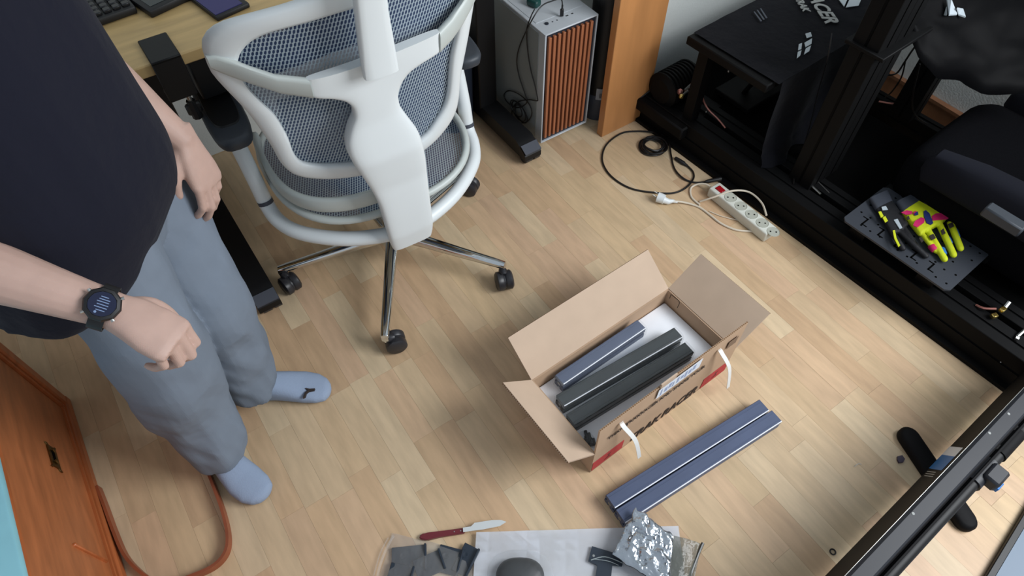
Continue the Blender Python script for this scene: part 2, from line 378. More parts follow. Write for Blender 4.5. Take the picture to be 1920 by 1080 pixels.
# seat
def seat_pt(th, k=1.0): x, y = sup(th, .262 * k, .245 * k, .72); return x, .045 + y
b = MB(CH); b.tube([(*seat_pt(2 * PI * i / 60), .465 + .012 * math.cos(2 * 2 * PI * i / 60)) for i in range(60)], .0105, 8, True); build('seat_frame', b, M_white2, ch, 60)
sp_ = [seat_pt(2 * PI * i / 60, .985) for i in range(60)]
b = MB(CH); b.loft([[(x * k, .045 + (y - .045) * k, .4585 - .012 * max(0, 1 - k * k)) for x, y in sp_] for k in (1.0, .8, .6, .4, .2, .02)], False); build('seat_backing', b, M_backing, ch)
b = MB(CH); netting(b, sp_, lambda x, y: (x, y, .462 - .012 * max(0, 1 - (x / .26) ** 2 - ((y - .045) / .245) ** 2)), .0068, .0085); build('seat_netting', b, M_net, ch, None, kind='stuff')
b = MB(CH); bandp = []
for i in range(41):
    th = math.radians(160 + 108 * i / 40); x, y = seat_pt(th, .985); hb = .023; bandp.append([(x * (1 + .035 * c_), .045 + (y - .045) * (1 + .035 * c_), .512 + hb * s_) for c_, s_ in [sup(2 * PI * k / 10, 1, 1, .7) for k in range(10)]])
b.loft(bandp); build('seat_rear_band', b, M_white2, ch, 60)
b = MB(CH); b.box((0, .0, .375), (.17, .24, .05), bev=.015, seg=2); b.box((0, -.16, .388), (.10, .16, .02), bev=.006); b.box((0, .1, .42), (.36, .05, .03), bev=.01); build('tilt_mechanism', b, M_white2, ch)
half = [(-.302, .10, .645), (-.301, .065, .60), (-.298, .025, .50), (-.296, .006, .425), (-.286, -.045, .402), (-.25, -.105, .395), (-.166, -.172, .39), (-.07, -.212, .387)]
b = MB(CH); b.tube(spline(half + [(0, -.218, .386)] + [(-x, y, z) for x, y, z in half[::-1]], 6), .0195, 12); build('arm_tube', b, M_white, ch, 60)
for sg in (-1, 1):
    b = MB(CH); b.tube([(sg * .2965, .010, .438), (sg * .2962, .0065, .429)], .0205, 14); build('tube_joint_ring', b, M_dkgrey, ch)
    b = MB(CH); x0 = sg * .302
    b.loft([[(x0 + w * c_, .105 + q * s_, z) for c_, s_ in [sup(2 * PI * k / 28, 1, 1, .6) for k in range(28)]] for z, w, q in ((.640, .036, .125), (.646, .046, .138), (.664, .048, .142), (.672, .044, .137), (.674, .036, .128))]); ap = build('armrest', b, M_pad, ch, 50)
    b = MB(CH); b.loft([[(x0 + w * c_, .125 + q * s_, z) for c_, s_ in [sup(2 * PI * k / 24, 1, 1, .55) for k in range(24)]] for z, w, q in ((.672, .036, .105), (.678, .034, .102))]); build('armrest_top', b, M_black, ap, 50)
# base
HB = (.02, .02)
b = MB(CH); b.lathe([(.03, .085), (.045, .09), (.045, .12), (.032, .135), (.026, .14), (.026, .25), (.018, .252), (.018, .37)], (HB[0], HB[1], 0), 20); build('gas_column', b, M_chrome, ch)
cdir = {0: 20, 1: -75, 2: -20, 3: 60, 4: -45}
for k in range(5):
    an = math.radians(-119 + 72 * k); dx, dy = math.cos(an), math.sin(an)
    def LP(r, z, s=0): return (HB[0] + dx * r - dy * s, HB[1] + dy * r + dx * s, z)
    b = MB(CH)
    b.loft([[LP(r, zc + h * s_, w * c_) for c_, s_ in [sup(2 * PI * q / 12, 1, 1, .6) for q in range(12)]] for r, zc, w, h in ((.02, .112, .021, .018), (.10, .106, .018, .016), (.22, .094, .0155, .013), (.34, .083, .013, .011), (.365, .079, .012, .011), (.368, .072, .010, .010))])
    b.cyl(LP(.357, .078), LP(.357, .052), .009, 12)
    lg = build('base_leg', b, M_chrome, ch, 45)
    ca = math.radians(cdir[k]) - CHA; cx, cy = math.cos(ca), math.sin(ca); o = Vector(LP(.357, 0)); wc = o + Vector((cx, cy, 0)) * .024; sd = Vector((-cy, cx, 0))
    b = MB(CH)
    for sg in (-1, 1):
        c0 = wc + Vector((0, 0, .031)) + sd * sg * .0025; c1 = c0 + sd * sg * .024; b.tube([c0, c0 + sd * sg * .003, c1 - sd * sg * .005, c1], [.028, .031, .031, .025], 22)
    b.tube([wc + Vector((0, 0, .031)) - sd * .02, wc + Vector((0, 0, .031)) + sd * .02], .027, 18)
    b.tube([o + Vector((0, 0, .056)), o + Vector((cx * .012, cy * .012, .060)), wc + Vector((0, 0, .058))], [.012, .014, .010], 10)
    build('caster', b, M_caster, lg, 45)
# ------------------------------------------------------------------ desk and what lies on it
DZ = .84; e_ = ROOM.inverted() @ F(310, 111, DZ); DB = e_.y; DA = e_.x
dk = thing('desk', 'light wooden standing desk top on black legs, in the top left corner', 'desk', *rm(.0, DB + .3)[:2], 0, RA)
b = MB(ROOM); b.box((.02, (DB + 2.12) / 2, DZ - .014), (2.2, 2.12 - DB, .028), bev=.003); build('desk_top', b, M_oakdesk, dk)
a0_ = (ROOM.inverted() @ F(348, 112, DZ - .03)).x; b = MB(ROOM); b.box((a0_ + .36, DB + .16, DZ - .088), (.72, .26, .115), bev=.004); build('under_desk_drawer', b, M_blacksteel, dk)
TL = ROOM.inverted() @ F(503, 568, .06); TR = ROOM.inverted() @ F(1000, 285, .06)
for T, cb in ((TL, 1.94), (TR, 1.74)):
    b = MB(ROOM); b.box((T.x + (.0 if T is TL else -.005), cb, .45), (.075, .06, .74), bev=.004); build('leg_column', b, M_blacksteel, dk)
    b = MB(ROOM); b.prism([(T.y + .012, .062), (T.y, .052), (T.y, .03), (2.05, .03), (2.05, .085), (T.y + .06, .088)], T.x - .035, T.x + .035, Matrix(((0, 0, 1, 0), (1, 0, 0, 0), (0, 1, 0, 0), (0, 0, 0, 1)))); ft = build('foot', b, M_blacksteel, dk)
    b = MB(ROOM); b.prism([(T.x - .034, T.y - .002), (T.x + .034, T.y - .002), (T.x + .034, T.y + .03), (T.x - .034, T.y + .03)], .060, .0635); b.bm.verts.ensure_lookup_table()
    for v in b.bm.verts:
        l = ROOM.inverted() @ v.co
        if l.y > T.y + .01: v.co.z += .018
    build('end_cap', b, M_dkgrey, ft)
    b = MB(ROOM); b.cyl((T.x + .012, T.y + .03, .025), (T.x + .036, T.y + .03, .025), .025, 16); b.cyl((T.x - .024, T.y + .03, .025), (T.x + .004, T.y + .03, .025), .025, 16); build('foot_wheel', b, M_caster, ft)
ck = thing('desk_clamp', 'black steel clamp with a screw gripping the desk edge', 'clamp', *F(310, 111, DZ)[:2], DZ, RA)
b = MB(ROOM); b.box((DA, DB + .035, DZ + .005), (.062, .10, .008), bev=.002); b.box((DA, DB - .011, DZ - .042), (.062, .008, .10), bev=.002); b.box((DA, DB + .012, DZ - .088), (.062, .05, .008), bev=.002); build('bracket', b, M_blacksteel, ck)
b = MB(ROOM); b.cyl((DA + .01, DB + .012, DZ - .12), (DA + .01, DB + .012, DZ - .032), .0055, 12); sc = build('screw', b, M_steel, ck)
b = MB(ROOM); b.cyl((DA + .01, DB + .012, DZ - .165), (DA + .01, DB + .012, DZ - .118), .012, 8, .010); b.box((DA + .01, DB + .012, DZ - .14), (.034, .012, .03), bev=.004); build('screw_knob', b, M_black, sc)
k0, k1 = F(168, 58, DZ), F(252, 28, DZ); kd = (k1 - k0).normalized(); kn = Vector((-kd.y, kd.x, 0)); ka = math.atan2(kd.y, kd.x)
K = frame(k1.x, k1.y, DZ, ka)
kb = thing('keyboard', 'black computer keyboard lying on the desk beside the person', 'keyboard', k1.x, k1.y, DZ, ka)
b = MB(K); b.box((-.21, .07, .010), (.44, .145, .018), bev=.005, seg=2); build('keyboard_case', b, M_black, kb)
b = MB(K)
for i in range(21):
    for j in range(6): b.box((-.42 + .0205 * i + .005, .016 + .0205 * j, .022), (.0165, .0165, .008), bev=.002)
build('keycaps', b, mat('keycap', (26, 27, 30), .35), kb, kind='stuff')
k0, k1 = F(286, 36, DZ), F(345, 8, DZ); kd = (k1 - k0).normalized(); ka = math.atan2(kd.y, kd.x); K = frame(k0.x, k0.y, DZ, ka)
tb = thing('tablet', 'black flat tablet with a dark glass on the desk, right of the keyboard', 'tablet', k0.x, k0.y, DZ, ka)
b = MB(K); b.box((.07, .10, .009), (.14, .20, .018), bev=.005, seg=2); build('tablet_case', b, M_black, tb)
b = MB(K); b.box((.07, .10, .0186), (.115, .17, .001)); build('tablet_glass', b, mat('dark_glass', (30, 40, 42), .12), tb)
k0, k1 = F(417, 37, DZ), F(450, 22, DZ); kd = (k1 - k0).normalized(); ka = math.atan2(kd.y, kd.x); K = frame(k0.x, k0.y, DZ, ka)
nb = thing('notebook', 'dark purple notebook with black border on the desk beside the chair back', 'notebook', k0.x, k0.y, DZ, ka)
b = MB(K); b.box((.03, .075, .006), (.085, .155, .012), bev=.004, seg=2); build('notebook_border', b, M_black, nb)
b = MB(K); b.box((.025, .078, .0125), (.068, .145, .002)); build('notebook_cover', b, M_purple, nb)
# ------------------------------------------------------------------ computer tower
PA = math.radians(34.02); PC = frame(.1063, 1.8731, 0, PA)
pc = thing('computer_tower', 'white computer tower with ten walnut slats on its front', 'computer', .1063, 1.8731, 0, PA)
b = MB(PC)
for z in (.0235, .466): b.box((.1075, .2235, z), (.215, .447, .006), bev=.002)
b.box((.003, .2235, .2445), (.006, .447, .445), bev=.002); b.box((.212, .2235, .2445), (.006, .447, .445), bev=.002); b.box((.1075, .444, .2445), (.21, .006, .44)); build('case_shell', b, M_pcwhite, pc)
b = MB(PC); b.box((-.0012, .235, .245), (.003, .405, .43), bev=.001); build('side_panel', b, M_pcside, pc)
b = MB(PC); b.box((.1075, .012, .2445), (.204, .010, .438)); build('front_grille', b, M_navy, pc)
for i in range(10):
    b = MB(PC); b.box((.0195 + .0188 * i, .004, .247), (.0108, .014, .412), bev=.0015); build('walnut_slat', b, M_walnut, pc)
b = MB(PC); b.box((.1075, .25, .4695), (.19, .36, .0015)); build('top_panel', b, M_pcwhite, pc)
def pcl(px, py, z): return PC.inverted() @ F(px, py, z)
q = pcl(1025, 45, .469); b = MB(PC); b.cyl((q.x, q.y, .468), (q.x, q.y, .472), .0065, 18); build('power_button', b, M_navy, pc)
for px, py, w in ((1036, 41, .004), (1044.5, 38, .004), (1063, 29.5, .010), (1073, 25.5, .007)):
    q = pcl(px, py, .469); b = MB(PC); b.box((q.x, q.y, .4692), (w, .004, .0015)); build('front_port', b, M_black, pc)
for x in (.03, .185):
    for y in (.05, .40): b = MB(PC); b.cyl((x, y, 0), (x, y, .022), .016, 14); build('case_foot', b, M_pcwhite, pc)
q = F(1053, 32, .469)
cb = thing('usb_cable', 'black usb cable plugged into the tower top, coiled against its side', 'cable', q.x, q.y, .47)
b = MB(); b.box(q + Vector((0, 0, .016)), (.012, .008, .026), bev=.002); b.cyl(q + Vector((0, 0, .028)), q + Vector((0, 0, .042)), .003, 8); build('usb_plug', b, M_black, cb)
o_ = PC @ Vector((-.010, 0, 0)); tdir = (PC.to_3x3() @ Vector((0, 1, 0)))
def side(px, py): return onv(px, py, o_, tdir)
pts = [q + Vector((0, 0, .04)), q + Vector((-.006, 0, .062)), F(1035, 2, .53), F(1015, 12, .52)] + [side(*p) for p in ((995, 42), (975, 85), (969, 115), (974, 145), (984, 175), (988, 192), (970, 202), (952, 192), (945, 178), (955, 170), (975, 178), (992, 195), (997, 215), (985, 230), (965, 226), (960, 208), (970, 192), (990, 187), (1006, 189), (1008, 185), (1003, 160), (995, 130), (989, 90), (988, 55), (996, 30))] + [F(1002, 18, .50)]
b = MB(); b.tube(spline(pts, 5), .0022, 6); build('cable_run', b, M_cable, cb)
b = MB(); c = side(975, 210); tz = Vector((0, 0, 1)); o2 = Vector((PC.to_3x3() @ Vector((-1, 0, 0)))) 
for k, rr in enumerate((.032, .036, .030)):
    cc = c + o2 * (.003 + .003 * k) + tdir * (.012 * (k - 1)) + tz * (.006 * k); b.tube([cc + tdir * math.cos(2 * PI * i / 32) * rr * 1.25 + tz * math.sin(2 * PI * i / 32) * rr for i in range(32)], .0022, 6, True)
build('cable_coil', b, M_cable, cb)
g0 = F(1006, 14, .469); ad = thing('usb_adapter', 'dark green rounded adapter lying on top of the tower', 'adapter', g0.x, g0.y, .4705, .9)
b = MB(frame(g0.x, g0.y, .4705, .9)); b.box((0, .012, .013), (.032, .045, .026), bev=.009, seg=3); build('adapter_body', b, M_green, ad)
# bin, dark tube, wooden board, block
bw = rm(.965, 1.80); bn = thing('waste_bin', 'dark waste bin on the floor behind the right armrest', 'bin', bw.x, bw.y)
b = MB(); b.lathe([(.0, .0), (.075, .0), (.085, .30), (.088, .31), (.082, .31), (.07, .02), (.0, .02)], (bw.x, bw.y, 0), 24); build('bin_body', b, M_navy, bn)
tw = rm(1.462, 1.535); tu = thing('floor_speaker', 'tall black cylinder between the tower and the wooden board', 'speaker', tw.x, tw.y)
b = MB(); b.lathe([(.0, .11), (.062, .11), (.062, .75), (.055, .76), (.0, .76)], (tw.x, tw.y, 0), 26); build('cylinder_body', b, M_black, tu)
b = MB(); b.lathe([(.0, .0), (.064, .0), (.064, .105), (.060, .11), (.0, .11)], (tw.x, tw.y, 0), 26); build('cylinder_base', b, M_dkgrey, tu)
b = MB(); a0 = math.atan2(-tw.y, -tw.x) + .12
b.grid([[(tw.x + .0655 * math.cos(a0 + t * .3), tw.y + .0655 * math.sin(a0 + t * .3), z) for t in (-1, -.5, 0, .5, 1)] for z in (.098, .115, .132, .147)], .001); lb = build('white_tag', b, M_paper, tu)
b = MB()
for k in range(7): b.grid([[(tw.x + .0672 * math.cos(a0 + t), tw.y + .0672 * math.sin(a0 + t), z) for t in (-.1 + k * .05, -.1 + k * .05 + .022)] for z in (.108, .128)], .0004)
build('tag_print', b, M_ink, lb, kind='stuff')
bd = thing('wooden_board', 'tall warm brown wooden board standing between the computer tower and the white wall', 'board', *rm(1.485, 1.42)[:2], 0, RA)
b = MB(ROOM); b.box((1.485, 1.415, .60), (.222, .03, 1.2), bev=.002); build('board', b, M_pine, bd)
kb_ = F(1220, 218); wb = thing('wood_block', 'small pale wooden block on the floor beside the brown board', 'block', kb_.x, kb_.y, 0, RA)
b = MB(frame(kb_.x, kb_.y, 0, RA)); b.box((.01, .02, .035), (.022, .05, .07), bev=.003); build('block_body', b, M_cream, wb)
wc_ = [F(1108, 200, .02), F(1118, 214, .015), F(1140, 222, .03), F(1165, 210, .06), F(1195, 188, .10), F(1222, 168, .13)]
b = MB(); b.tube(spline(wc_, 6), .0032, 8); build('wall_cable', b, M_cable, label='black cable crossing in front of the brown wooden board', cat='cable')
# ------------------------------------------------------------------ cardboard box, its flaps, print and straps
BA = math.radians(36.58); BXF = frame(.2047, .6264, 0, BA); BL_, BD_, BH_ = .508, .2587, .12; TH = .005
bx = thing('cardboard_box', 'open brown cardboard box with printed front flap, holding wrapped profiles', 'box', .2047, .6264, 0, BA)
b = MB(BXF)
b.box((BL_ / 2, BD_ / 2, .0035), (BL_, BD_, .005))
b.box((BL_ / 2, TH / 2, BH_ / 2), (BL_, TH, BH_)); b.box((BL_ / 2, BD_ - TH / 2, BH_ / 2), (BL_, TH, BH_)); b.box((TH / 2, BD_ / 2, BH_ / 2), (TH, BD_ - 2 * TH, BH_)); b.box((BL_ - TH / 2, BD_ / 2, BH_ / 2), (TH, BD_ - 2 * TH, BH_))
build('box_body', b, M_card, bx)
def flap(A, B, out, w, deg, m, taper=.0):
    A, B, out = Vector(A), Vector(B), Vector(out); u = (B - A).normalized(); d = out * math.cos(math.radians(deg)) + Vector((0, 0, math.sin(math.radians(deg)))); n = u.cross(d).normalized()
    P = [A + u * .001, B - u * .001, B - u * (.001 + taper) + d * w, A + u * (.001 + taper) + d * w]
    b = MB(BXF); b.loft([[p + n * TH * .5 for p in P], [p - n * TH * .5 for p in P]]); f = build('flap', b, m, bx, None)
    b = MB(BXF); L = (B - A).length - 2 * taper; nn = int(L / .006)
    for i in range(nn):
        p = P[3] + u * (L * (i + .5) / nn); b.loft([[p + u * s1 * .0019 + n * s2 * TH * .36 + d * h for s1, s2 in ((-1, -1), (1, -1), (1, 1), (-1, 1))] for h in (.0001, .0006)])
    build('corrugation', b, M_cardedge, f, None, kind='stuff'); return f
flap((0, BD_, BH_), (0, 0, BH_), (-1, 0, 0), .13, 44, M_cardin)
flap((0, BD_, BH_), (BL_, BD_, BH_), (0, 1, 0), .13, 36, M_cardin)
flap((BL_, BD_, BH_), (BL_, 0, BH_), (1, 0, 0), .135, 36, M_cardin)
FF = flap((0, TH / 2, BH_), (BL_, TH / 2, BH_), (0, -1, 0), .132, 91, M_card)
b = MB(BXF); b.box((BL_ * .43, .001, .255), (.052, .004, .03)); b.box((BL_ * .46, .001, .235), (.03, .003, .02)); build('torn_paper', b, M_cardin, bx, label='torn lighter paper strip on the top edge')
o_f = BXF @ Vector((0, -.0012, 0)); t_f = BXF.to_3x3() @ Vector((1, 0, 0))
def fr(px, py): return BXF.inverted() @ onv(px, py, o_f, t_f)
def fp(x, z): return BXF @ Vector((x, -.0018, z))
def ftext(text, x, z, size, shear, bold, m, name, sx=1.0, par=None):
    b = MB(); add_bm(b, lettering(text, size, .0003, shear, bold), axes(fp(x, z), t_f, (0, 0, 1)) @ Matrix.Diagonal((sx, 1, 1, 1))); return build(name, b, m, par or FF, None)
q0, q1 = fr(1142, 812), fr(1330, 700)
ftext('THANK', .034, .166, .019, 0, .0005, M_ink, 'printed_line'); ftext('TRAKRACER AND SHARE YOUR', .092, .170, .0215, 0, .0005, M_ink, 'printed_line', .90)
ftext('TRAK', .128, .012, .056, .25, .0012, M_ink, 'printed_name', .80); ftext('RACER', .250, .012, .056, .25, .0012, M_ink, 'printed_name', .78)
for x0, x1, z0, z1 in ((.002, .108, .012, .062), (.405, .506, .008, .062)):
    b = MB(); b.loft([[BXF @ Vector((x, y, z)) for x, z in ((x0, z0), (x1, z0), (x1, z1), (x0, z1))] for y in (-.0004, -.0016)])
    rp = build('red_band', b, M_red, bx, None)
    b = MB(); x0, z0 = (x0 + x1) / 2, .036; b.prism([(-.012, -.012), (.012, -.012), (.004, .004), (.010, .014), (-.004, .014), (.002, .002)], 0, .0004, axes(fp(x0, z0), t_f, (0, 0, 1))); build('band_mark', b, M_dkred, rp, None)
def fquad(mb, x0, x1, z0, z1, lift=.0004):
    mb.loft([[BXF @ Vector((x, y, z)) for x, z in ((x0, z0), (x1, z0), (x1, z1), (x0, z1))] for y in (-.0012 - lift, -.0012 - lift - .0004)])
l0, l1 = fr(1236, 730), fr(1323, 665)
b = MB(); fquad(b, .186, .338, .205, .2505); lab = build('address_label', b, M_paper, FF, None)
b = MB(); random.seed(3)
for k in range(9): fquad(b, .196 + k * .014, .196 + k * .014 + random.choice((.005, .008, .010)), .212 + .004 * (k % 3), .243 - .006 * (k % 2), .0008)
build('label_print', b, M_paperblue, lab, None, kind='stuff')
b = MB(); fquad(b, .445, .482, .185, .22)
for k in range(3): pass
build('printed_symbol', b, mat('faded_print', (128, 104, 84), .8), FF, None)
for (p0, p1) in (((1165, 793), (1199, 858)), ((1349, 656), (1365, 727))):
    A = onv(*p0, o_f, t_f); Bq = F(*p1, .035); mid = (A + Bq) / 2 + Vector((.008, -.008, .02)); b = MB()
    path = spline([A + Vector((-.0, .002, .0)), A + Vector((.006, -.008, -.004)), mid, Bq], 6); u = Vector((t_f.x, t_f.y, 0)); secs = []
    for i, p in enumerate(path):
        d = (path[min(i + 1, len(path) - 1)] - path[max(i - 1, 0)]).normalized(); n = d.cross(u).normalized(); secs.append([p + u * .006 + n * .0006, p - u * .006 + n * .0006, p - u * .006 - n * .0006, p + u * .006 - n * .0006])
    b.loft(secs); build('white_strap', b, M_strap, bx, 60)
b = MB(); rr = [(.003, 0), (.003, .02), (.014, .03), (.022, .026), (.022, .003)]
hx = BXF @ Matrix.Translation((BL_ - .0062, BD_ - .04, .09)); b.tube([BXF @ Vector((BL_ - .0056, BD_ - .018 - s_, .10 + c_)) for s_, c_ in ((0, -.006), (.0, .014), (.030, .018), (.036, .012), (.034, -.016))], .0008, 4); build('hand_hole_cut', b, M_ink, bx)
# white foam in the box
b = MB(BXF); b.box((BL_ / 2, BD_ / 2, .036), (BL_ - .014, BD_ - .014, .058), bev=.006, seg=2); build('foam_insert', b, M_foam, label='white foam sheet lying inside the open cardboard box', cat='foam')
# profiles: T-slot section
def tslot(w, h, top=False):
    s, g, d = .004, .0016, .008
    P = []
    def side(ax, ay, bx_, by):
        dx, dy = bx_ - ax, by - ay; L = math.hypot(dx, dy); ux, uy = dx / L, dy / L; nx, ny = -uy, ux; mx, my = (ax + bx_) / 2, (ay + by) / 2
        return [(ax + ux * g, ay + uy * g), (mx - ux * s, my - uy * s), (mx - ux * s + nx * .002, my - uy * s + ny * .002), (mx - ux * .007 + nx * .004, my - uy * .007 + ny * .004), (mx + nx * d, my + ny * d), (mx + ux * .007 + nx * .004, my + uy * .007 + ny * .004), (mx + ux * s + nx * .002, my + uy * s + ny * .002), (mx + ux * s, my + uy * s), (bx_ - ux * g, by - uy * g)]
    W2 = w / 2
    P += side(-W2, 0, W2, 0); P += side(W2, 0, W2, h)
    if top: P += side(W2, h, -W2, h)
    else: P += [(W2 - g, h), (W2 - .006, h), (W2 - .0065, h - .0006), (W2 - .0085, h - .0006), (W2 - .009, h), (-W2 + .009, h), (-W2 + .0085, h - .0006), (-W2 + .0065, h - .0006), (-W2 + .006, h), (-W2 + g, h)]
    P += side(-W2, h, -W2, 0)
    return P
def profile_rail(name, pa, pb, z, w, h, m, label, group=None, edge=True, wrap=False):
    """pa, pb: near-left and far-right end points of the middle of the top face"""
    A, B = Vector((pa.x, pa.y, z)), Vector((pb.x, pb.y, z)); d = (B - A); L = d.length; an = math.atan2(d.y, d.x)
    t = thing(name, label, 'rail', A.x, A.y, z, an, group); M = frame(A.x, A.y, z, an)
    b = MB(M); b.prism(tslot(w, h), 0, L, Matrix(((0, 0, 1, 0), (1, 0, 0, 0), (0, 1, 0, 0), (0, 0, 0, 1)))); build('extrusion', b, m, t, None)
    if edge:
        b = MB(M); b.loft([[(x, -w / 2 + .0026, h - .0002), (x, -w / 2 + .0001, h - .0024), (x, -w / 2 - .0005, h - .0010), (x, -w / 2 + .0010, h + .0005)] for x in (0, L)]); build('bright_edge', b, M_edgeglint, t, None)
    b = MB(M); b.box((L - .0005, 0, h / 2), (.003, .010, .010)); b.box((.0005, 0, h / 2), (.003, .010, .010)); build('end_core', b, M_steel, t, None, kind='stuff')
    if wrap:
        b = MB(M); secs = []
        for i in range(40):
            x = -.006 + (L + .012) * i / 39; sec = []
            for k in range(20):
                c_, s_ = sup(2 * PI * k / 20, w / 2 + .002, h / 2 + .002, .4); e = noise.noise(Vector((x * 45, k * .9, z * 50 + A.x * 9))) * .0022; sec.append((x, c_ + e * (1 if c_ > 0 else -1), h / 2 + s_ + abs(e)))
            secs.append(sec)
        b.loft(secs); build('film', b, M_wrap, t, 80)
    return t
def mid(p, q, z): return (F(*p, z) + F(*q, z)) / 2
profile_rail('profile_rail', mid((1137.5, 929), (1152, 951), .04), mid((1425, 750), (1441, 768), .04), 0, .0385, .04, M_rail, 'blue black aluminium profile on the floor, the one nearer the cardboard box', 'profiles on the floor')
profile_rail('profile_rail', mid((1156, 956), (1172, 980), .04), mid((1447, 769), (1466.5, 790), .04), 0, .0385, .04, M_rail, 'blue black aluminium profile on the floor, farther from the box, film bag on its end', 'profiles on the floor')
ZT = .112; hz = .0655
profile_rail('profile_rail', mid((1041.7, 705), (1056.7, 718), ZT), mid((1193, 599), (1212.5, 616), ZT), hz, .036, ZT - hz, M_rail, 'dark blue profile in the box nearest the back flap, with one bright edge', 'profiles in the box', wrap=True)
profile_rail('profile_rail', mid((1043.5, 738), (1058, 764), ZT), mid((1265, 613), (1279, 633), ZT), hz, .038, ZT - hz, M_railbag, 'film wrapped dark profile, the middle one of the three in the box', 'profiles in the box', wrap=True)
profile_rail('profile_rail', mid((1062.7, 774), (1077.6, 800), ZT), mid((1284, 642), (1301, 660), ZT), hz, .038, ZT - hz, M_railbag, 'film wrapped black profile in the box nearest the printed front flap', 'profiles in the box', edge=False, wrap=True)
q = F(1106, 830, .07); b = MB(); sec = []
pk = thing('hardware_bag', 'small crumpled bag of black bolts in the near left corner of the box', 'bag', q.x, q.y, .066, BA)
M = frame(q.x, q.y, .0655, BA); b = MB(M); random.seed(5)
for k in range(9): x, y = random.uniform(-.01, .01), random.uniform(-.012, .022); b.cyl((x, y, .004), (x + .006, y + .012, .006), .004, 8); b.cyl((x - .002, y - .004, .0035), (x, y, .004), .0058, 8)
build('bolts', b, M_black, pk, kind='stuff')
b = MB(M); b.loft([[(r * math.cos(a) * (.018 + .005 * noise.noise(Vector((r * 3, a, 1)))) / .018 * .018, .006 + r * math.sin(a) * .03, .014 * z) for a in [2 * PI * k / 16 for k in range(16)]] for r, z in ((.9, 0), (1.1, .2), (.9, .8), (.4, 1.1), (.05, 1.15))]); build('bag_film', b, M_wrap, pk, 80)
# ------------------------------------------------------------------ things at the bottom of the view
fo = [F(893, 998, .012), F(1272, 986, .012), F(1300, 1200, .012), F(880, 1200, .012)]
b = MB(); up, lo = [], []
n1, n2 = 16, 10; G = []
for j in range(n2 + 1):
    row = []
    for i in range(n1 + 1):
        u, v = i / n1, j / n2; p = fo[0].lerp(fo[1], u).lerp(fo[3].lerp(fo[2], u), v); p.z = .012 + .002 * math.exp(-((u - .26) / .02) ** 2) + .0012 * noise.noise(Vector((u * 4, v * 4, 0))); row.append(p)
    G.append(row)
b.grid(G, .010); build('foam_sheet', b, M_foam, label='white foam sheet lying flat on the floor at the bottom centre', cat='foam', ang=50)
# knife
k0, k1, k2 = F(787, 1009, 0), F(872, 997, 0), F(950, 985, 0); d = (k2 - k0); ka = math.atan2(d.y, d.x); L0 = (k1 - k0).length; L1 = d.length
kf = thing('kitchen_knife', 'small kitchen knife with maroon handle lying beside the white foam sheet', 'knife', k0.x, k0.y, 0, ka); M = frame(k0.x, k0.y, 0, ka)
hp = [(0, -.004), (.01, -.0085), (.022, -.0095), (.05, -.007), (L0, -.0065), (L0, .0065), (.05, .007), (.02, .0075), (.006, .007), (0, .002)]
b = MB(M); b.prism(hp, .001, .011); bmesh.ops.bevel(b.bm, geom=b.bm.edges[:], offset=.0022, segments=2, affect='EDGES'); hd = build('knife_handle', b, M_maroon, kf, 30)
b = MB(M)
for x in (L0 - .010, L0 - .026): b.cyl((x, 0, .010), (x, 0, .0118), .0015, 10)
build('rivet', b, M_steel, hd, kind='stuff')
b = MB(M); b.prism([(L0 - .004, -.0055), (L0 + .024, -.0055), (L0 + .045, -.006), (L1 - .018, -.004), (L1, .004), (L1 - .012, .0105), (L1 - .035, .0135), (L0 + .026, .013), (L0 + .016, .0055), (L0 - .004, .0055)], .0145, .0158); build('knife_blade', b, M_blade, kf, None)
# zip bag of brackets
z0 = F(800, 1050, 0); zb = thing('zip_bag', 'clear zip bag with dark steel brackets at the bottom edge, left of the foam', 'bag', z0.x, z0.y, 0)
for (px, py, w, h, r, z) in ((768, 1050, .085, .062, .1, .006), (842, 1052, .062, .062, -.25, .006), (806, 1062, .07, .05, .4, .012), (874, 1052, .042, .070, -.45, .010), (752, 1082, .06, .05, -.2, .012)):
    b = MB(); p = F(px, py, 0); R_ = Matrix.Rotation(r, 3, 'Z'); b.box((p.x, p.y, z), (w, h, .005), R_, bev=.001); b.box(Vector((p.x, p.y, z + .006)) + R_ @ Vector((w / 2 - .0025, 0, 0)), (.005, h, .014), R_, bev=.001); b.lathe([(.0085, 0), (.0085, .001), (.006, .0012), (.0045, .0004), (.0, .0004)], Vector((p.x, p.y, z + .0024)) + R_ @ Vector((-w * .18, h * .15, 0)), 14); build('bracket', b, M_brk, zb)
